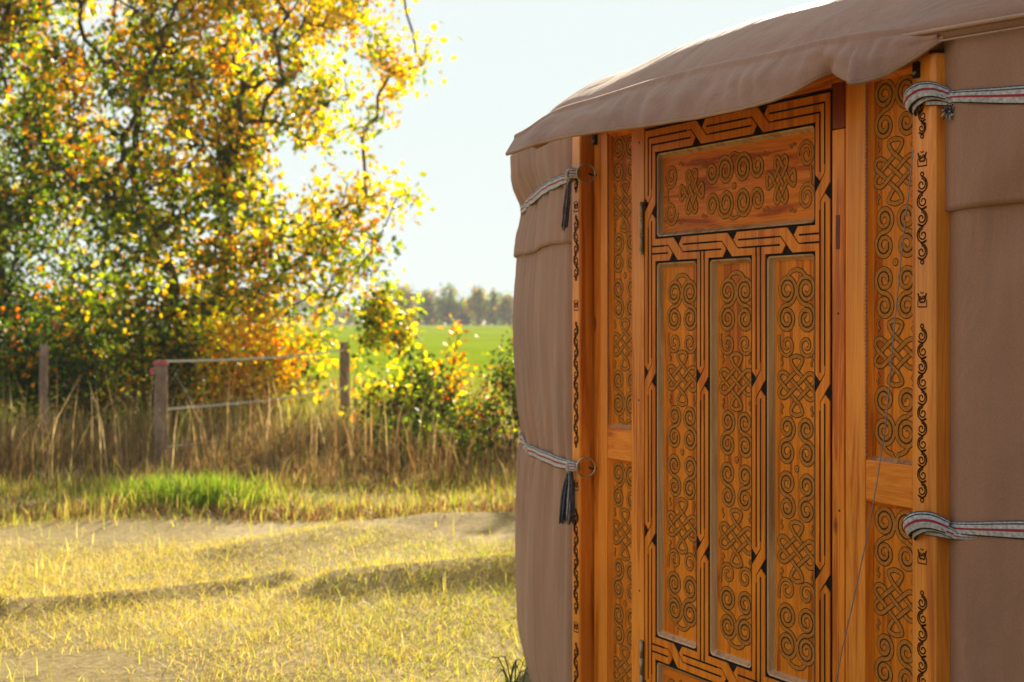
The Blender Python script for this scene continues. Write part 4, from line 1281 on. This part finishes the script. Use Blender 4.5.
# ---------------------------------------------------------------- far trees beyond the field
M['far_bark'] = M['bark']
def far_tree(x, Y, ytop, hw, cone, keyw, label, name, seed):
    X_ = px(x, Y); H = zz(ytop, Y); w = hw / 1422 * Y
    if cone: bl = [(X_, Y, H * .22 + 1, w, w, H * .22), (X_, Y, H * .5, w * .72, w * .72, H * .22), (X_, Y, H * .78, w * .42, w * .42, H * .22)]
    else: bl = [(X_ - w * .3, Y, H * .45, w * .7, w, H * .38), (X_ + w * .35, Y, H * .5, w * .6, w, H * .34), (X_, Y, H * .7, w * .55, w, H * .3)]
    r = empty(name, (X_, Y, 0)); tag(r, label, 'tree')
    pts = sample_blobs(bl, 60, seed, -.35, .8); base = (X_, Y, 0)
    buf, par, tips = skeleton(base, (X_, Y, H * .45), pts, .05)
    wood_mesh(buf, par, .05, .3, 'trunk', r, base)
    C = np.repeat(buf[tips], 22, 0) + rng.normal(0, .5, (len(tips) * 22, 3)); C = C[C[:, 2] > .3]
    leaves(C, .62, palette(C, K7, cw(*keyw)), 'crown', r, org=base)
G_, BR = (0, 0, .05, .2, .2, 2, 3), (.05, .1, .15, .9, .3, 1.4, 1.6)
far = [(404, 270, 288, 16, 0, BR, 'low bare brown tree far off, first from the left of the gap', 'far_tree'),
       (427, 262, 290, 14, 0, BR, 'low rounded brown tree far off across the field, left of centre', 'far_tree'),
       (449, 268, 285, 13, 0, G_, 'mid height thin topped tree on the far field edge', 'far_tree'),
       (466, 275, 297, 10, 0, G_, 'short dark bushy tree just left of the tallest far tree', 'far_tree'),
       (478, 264, 274, 11, 1, (.3, .3, .3, .5, .9, 2.4, 1.6), 'tallest far tree, pointed and olive green, across the field', 'far_conifer'),
       (495, 270, 291, 9, 0, G_, 'dark far tree just right of the tallest one', 'far_tree'),
       (509, 262, 293, 12, 0, BR, 'brownish far tree beside the yurt wall edge', 'far_tree'),
       (380, 275, 292, 14, 0, G_, 'far tree showing between the yellow leaves', 'far_tree')]
for k, (x, Y_, yt, hw, cone, kw, lb, nm) in enumerate(far): far_tree(x, Y_, yt, hw, cone, kw, lb, nm, 100 + k)
# low hedge and the rest of the wood in one mass
n = 26000; xx = rng.uniform(-190, 150, n); hgt = 4.2 + 2.2 * np.sin(xx * .09) + 1.5 * np.sin(xx * .31 + 1) ; vis = (xx > px(372, 275)) & (xx < px(545, 275)); hgt = np.where(vis, 2.6 + .6 * np.sin(xx * .9), hgt)
C = np.column_stack([xx, rng.normal(278, 2.5, n), rng.uniform(0, 1, n) ** .8 * hgt])
o = leaves(C, .9, palette(C, K7, cw(0, 0, .1, .5, .1, 1.4, 3)), 'far_wood', None); tag(o, 'low dark band of far off scrub and woodland closing the field', 'woodland', kind='stuff')

# ---------------------------------------------------------------- haze, light, camera
HZ = dict(x=(-420, 420), y=(-12, 320), z=(-1.0, 17))
m = MB(); cx = [(HZ[k][0] + HZ[k][1]) / 2 for k in 'xyz']; hx = [(HZ[k][1] - HZ[k][0]) / 2 for k in 'xyz']
hm = bpy.data.materials.new('haze_air'); hm.use_nodes = True; nt = hm.node_tree
nt.nodes.remove(nt.nodes['Principled BSDF'])
pv = nt.nodes.new('ShaderNodeVolumePrincipled'); pv.inputs['Color'].default_value = (.92, .94, .92, 1); pv.inputs['Density'].default_value = .0006; pv.inputs['Anisotropy'].default_value = 0
nt.links.new(pv.outputs[0], nt.nodes['Material Output'].inputs['Volume'])
m.wbox(cx, hx, hm)
_a, _b, _c = (Vector(m.v[m.f[0][k]]) for k in (0, 1, 2))
_n = (_b - _a).cross(_c - _b)
FLIP = _n.dot((_a + _c) / 2 - Vector(cx)) < 0       # faces must look outward
m.f = [f[::-1] for f in m.f] if FLIP else m.f; hz = m.build('haze'); tag(hz, kind='stuff')

SUN_AZ, SUN_EL = 10.0, 21.0          # azimuth clockwise from +Y (camera forward)
w = bpy.data.worlds.new('World'); sc.world = w; w.use_nodes = True; nt = w.node_tree
bg = nt.nodes['Background']
sky = nt.nodes.new('ShaderNodeTexSky'); sky.sky_type = 'NISHITA'; sky.sun_disc = False
sky.sun_elevation = R_(SUN_EL); sky.sun_rotation = R_(SUN_AZ)
sky.air_density = 1.0; sky.dust_density = 1.5; sky.ozone_density = 1.0
hs = nt.nodes.new('ShaderNodeHueSaturation'); hs.inputs['Saturation'].default_value = .5
nt.links.new(sky.outputs[0], hs.inputs['Color']); mn = nt.nodes.new('ShaderNodeVectorMath'); mn.operation = 'MINIMUM'; mn.inputs[1].default_value = (2.34, 2.60, 2.58)
nt.links.new(hs.outputs[0], mn.inputs[0]); nt.links.new(mn.outputs[0], bg.inputs['Color'])
bg.inputs['Strength'].default_value = .08
sd = bpy.data.lights.new('Sun', 'SUN'); sd.energy = 3.0; sd.angle = R_(.5); sd.color = (1, .86, .66)
so = bpy.data.objects.new('Sun', sd); col.objects.link(so)
dv = Vector((math.sin(R_(SUN_AZ)) * math.cos(R_(SUN_EL)), math.cos(R_(SUN_AZ)) * math.cos(R_(SUN_EL)), math.sin(R_(SUN_EL))))
so.rotation_euler = dv.to_track_quat('Z', 'Y').to_euler(); so.location = (0, 0, 12)

cam = bpy.data.cameras.new('Camera'); co = bpy.data.objects.new('Camera', cam); col.objects.link(co)
co.location = (0, 0, CAMZ); co.rotation_euler = (R_(90), 0, 0)
cam.lens = 50; cam.sensor_width = 36; cam.shift_y = -(341 - 318) / 1024
cam.clip_end = 5000; cam.clip_start = .05
cam.dof.use_dof = True; cam.dof.focus_distance = 3.15; cam.dof.aperture_fstop = 5.6
sc.camera = co
sc.view_settings.view_transform = 'Standard'; sc.view_settings.look = 'None'
sc.view_settings.exposure = 2.2; sc.view_settings.gamma = 1
sc.render.engine = 'CYCLES'
sc.cycles.volume_bounces = 0
sc.cycles.max_bounces = 6; sc.cycles.transparent_max_bounces = 6
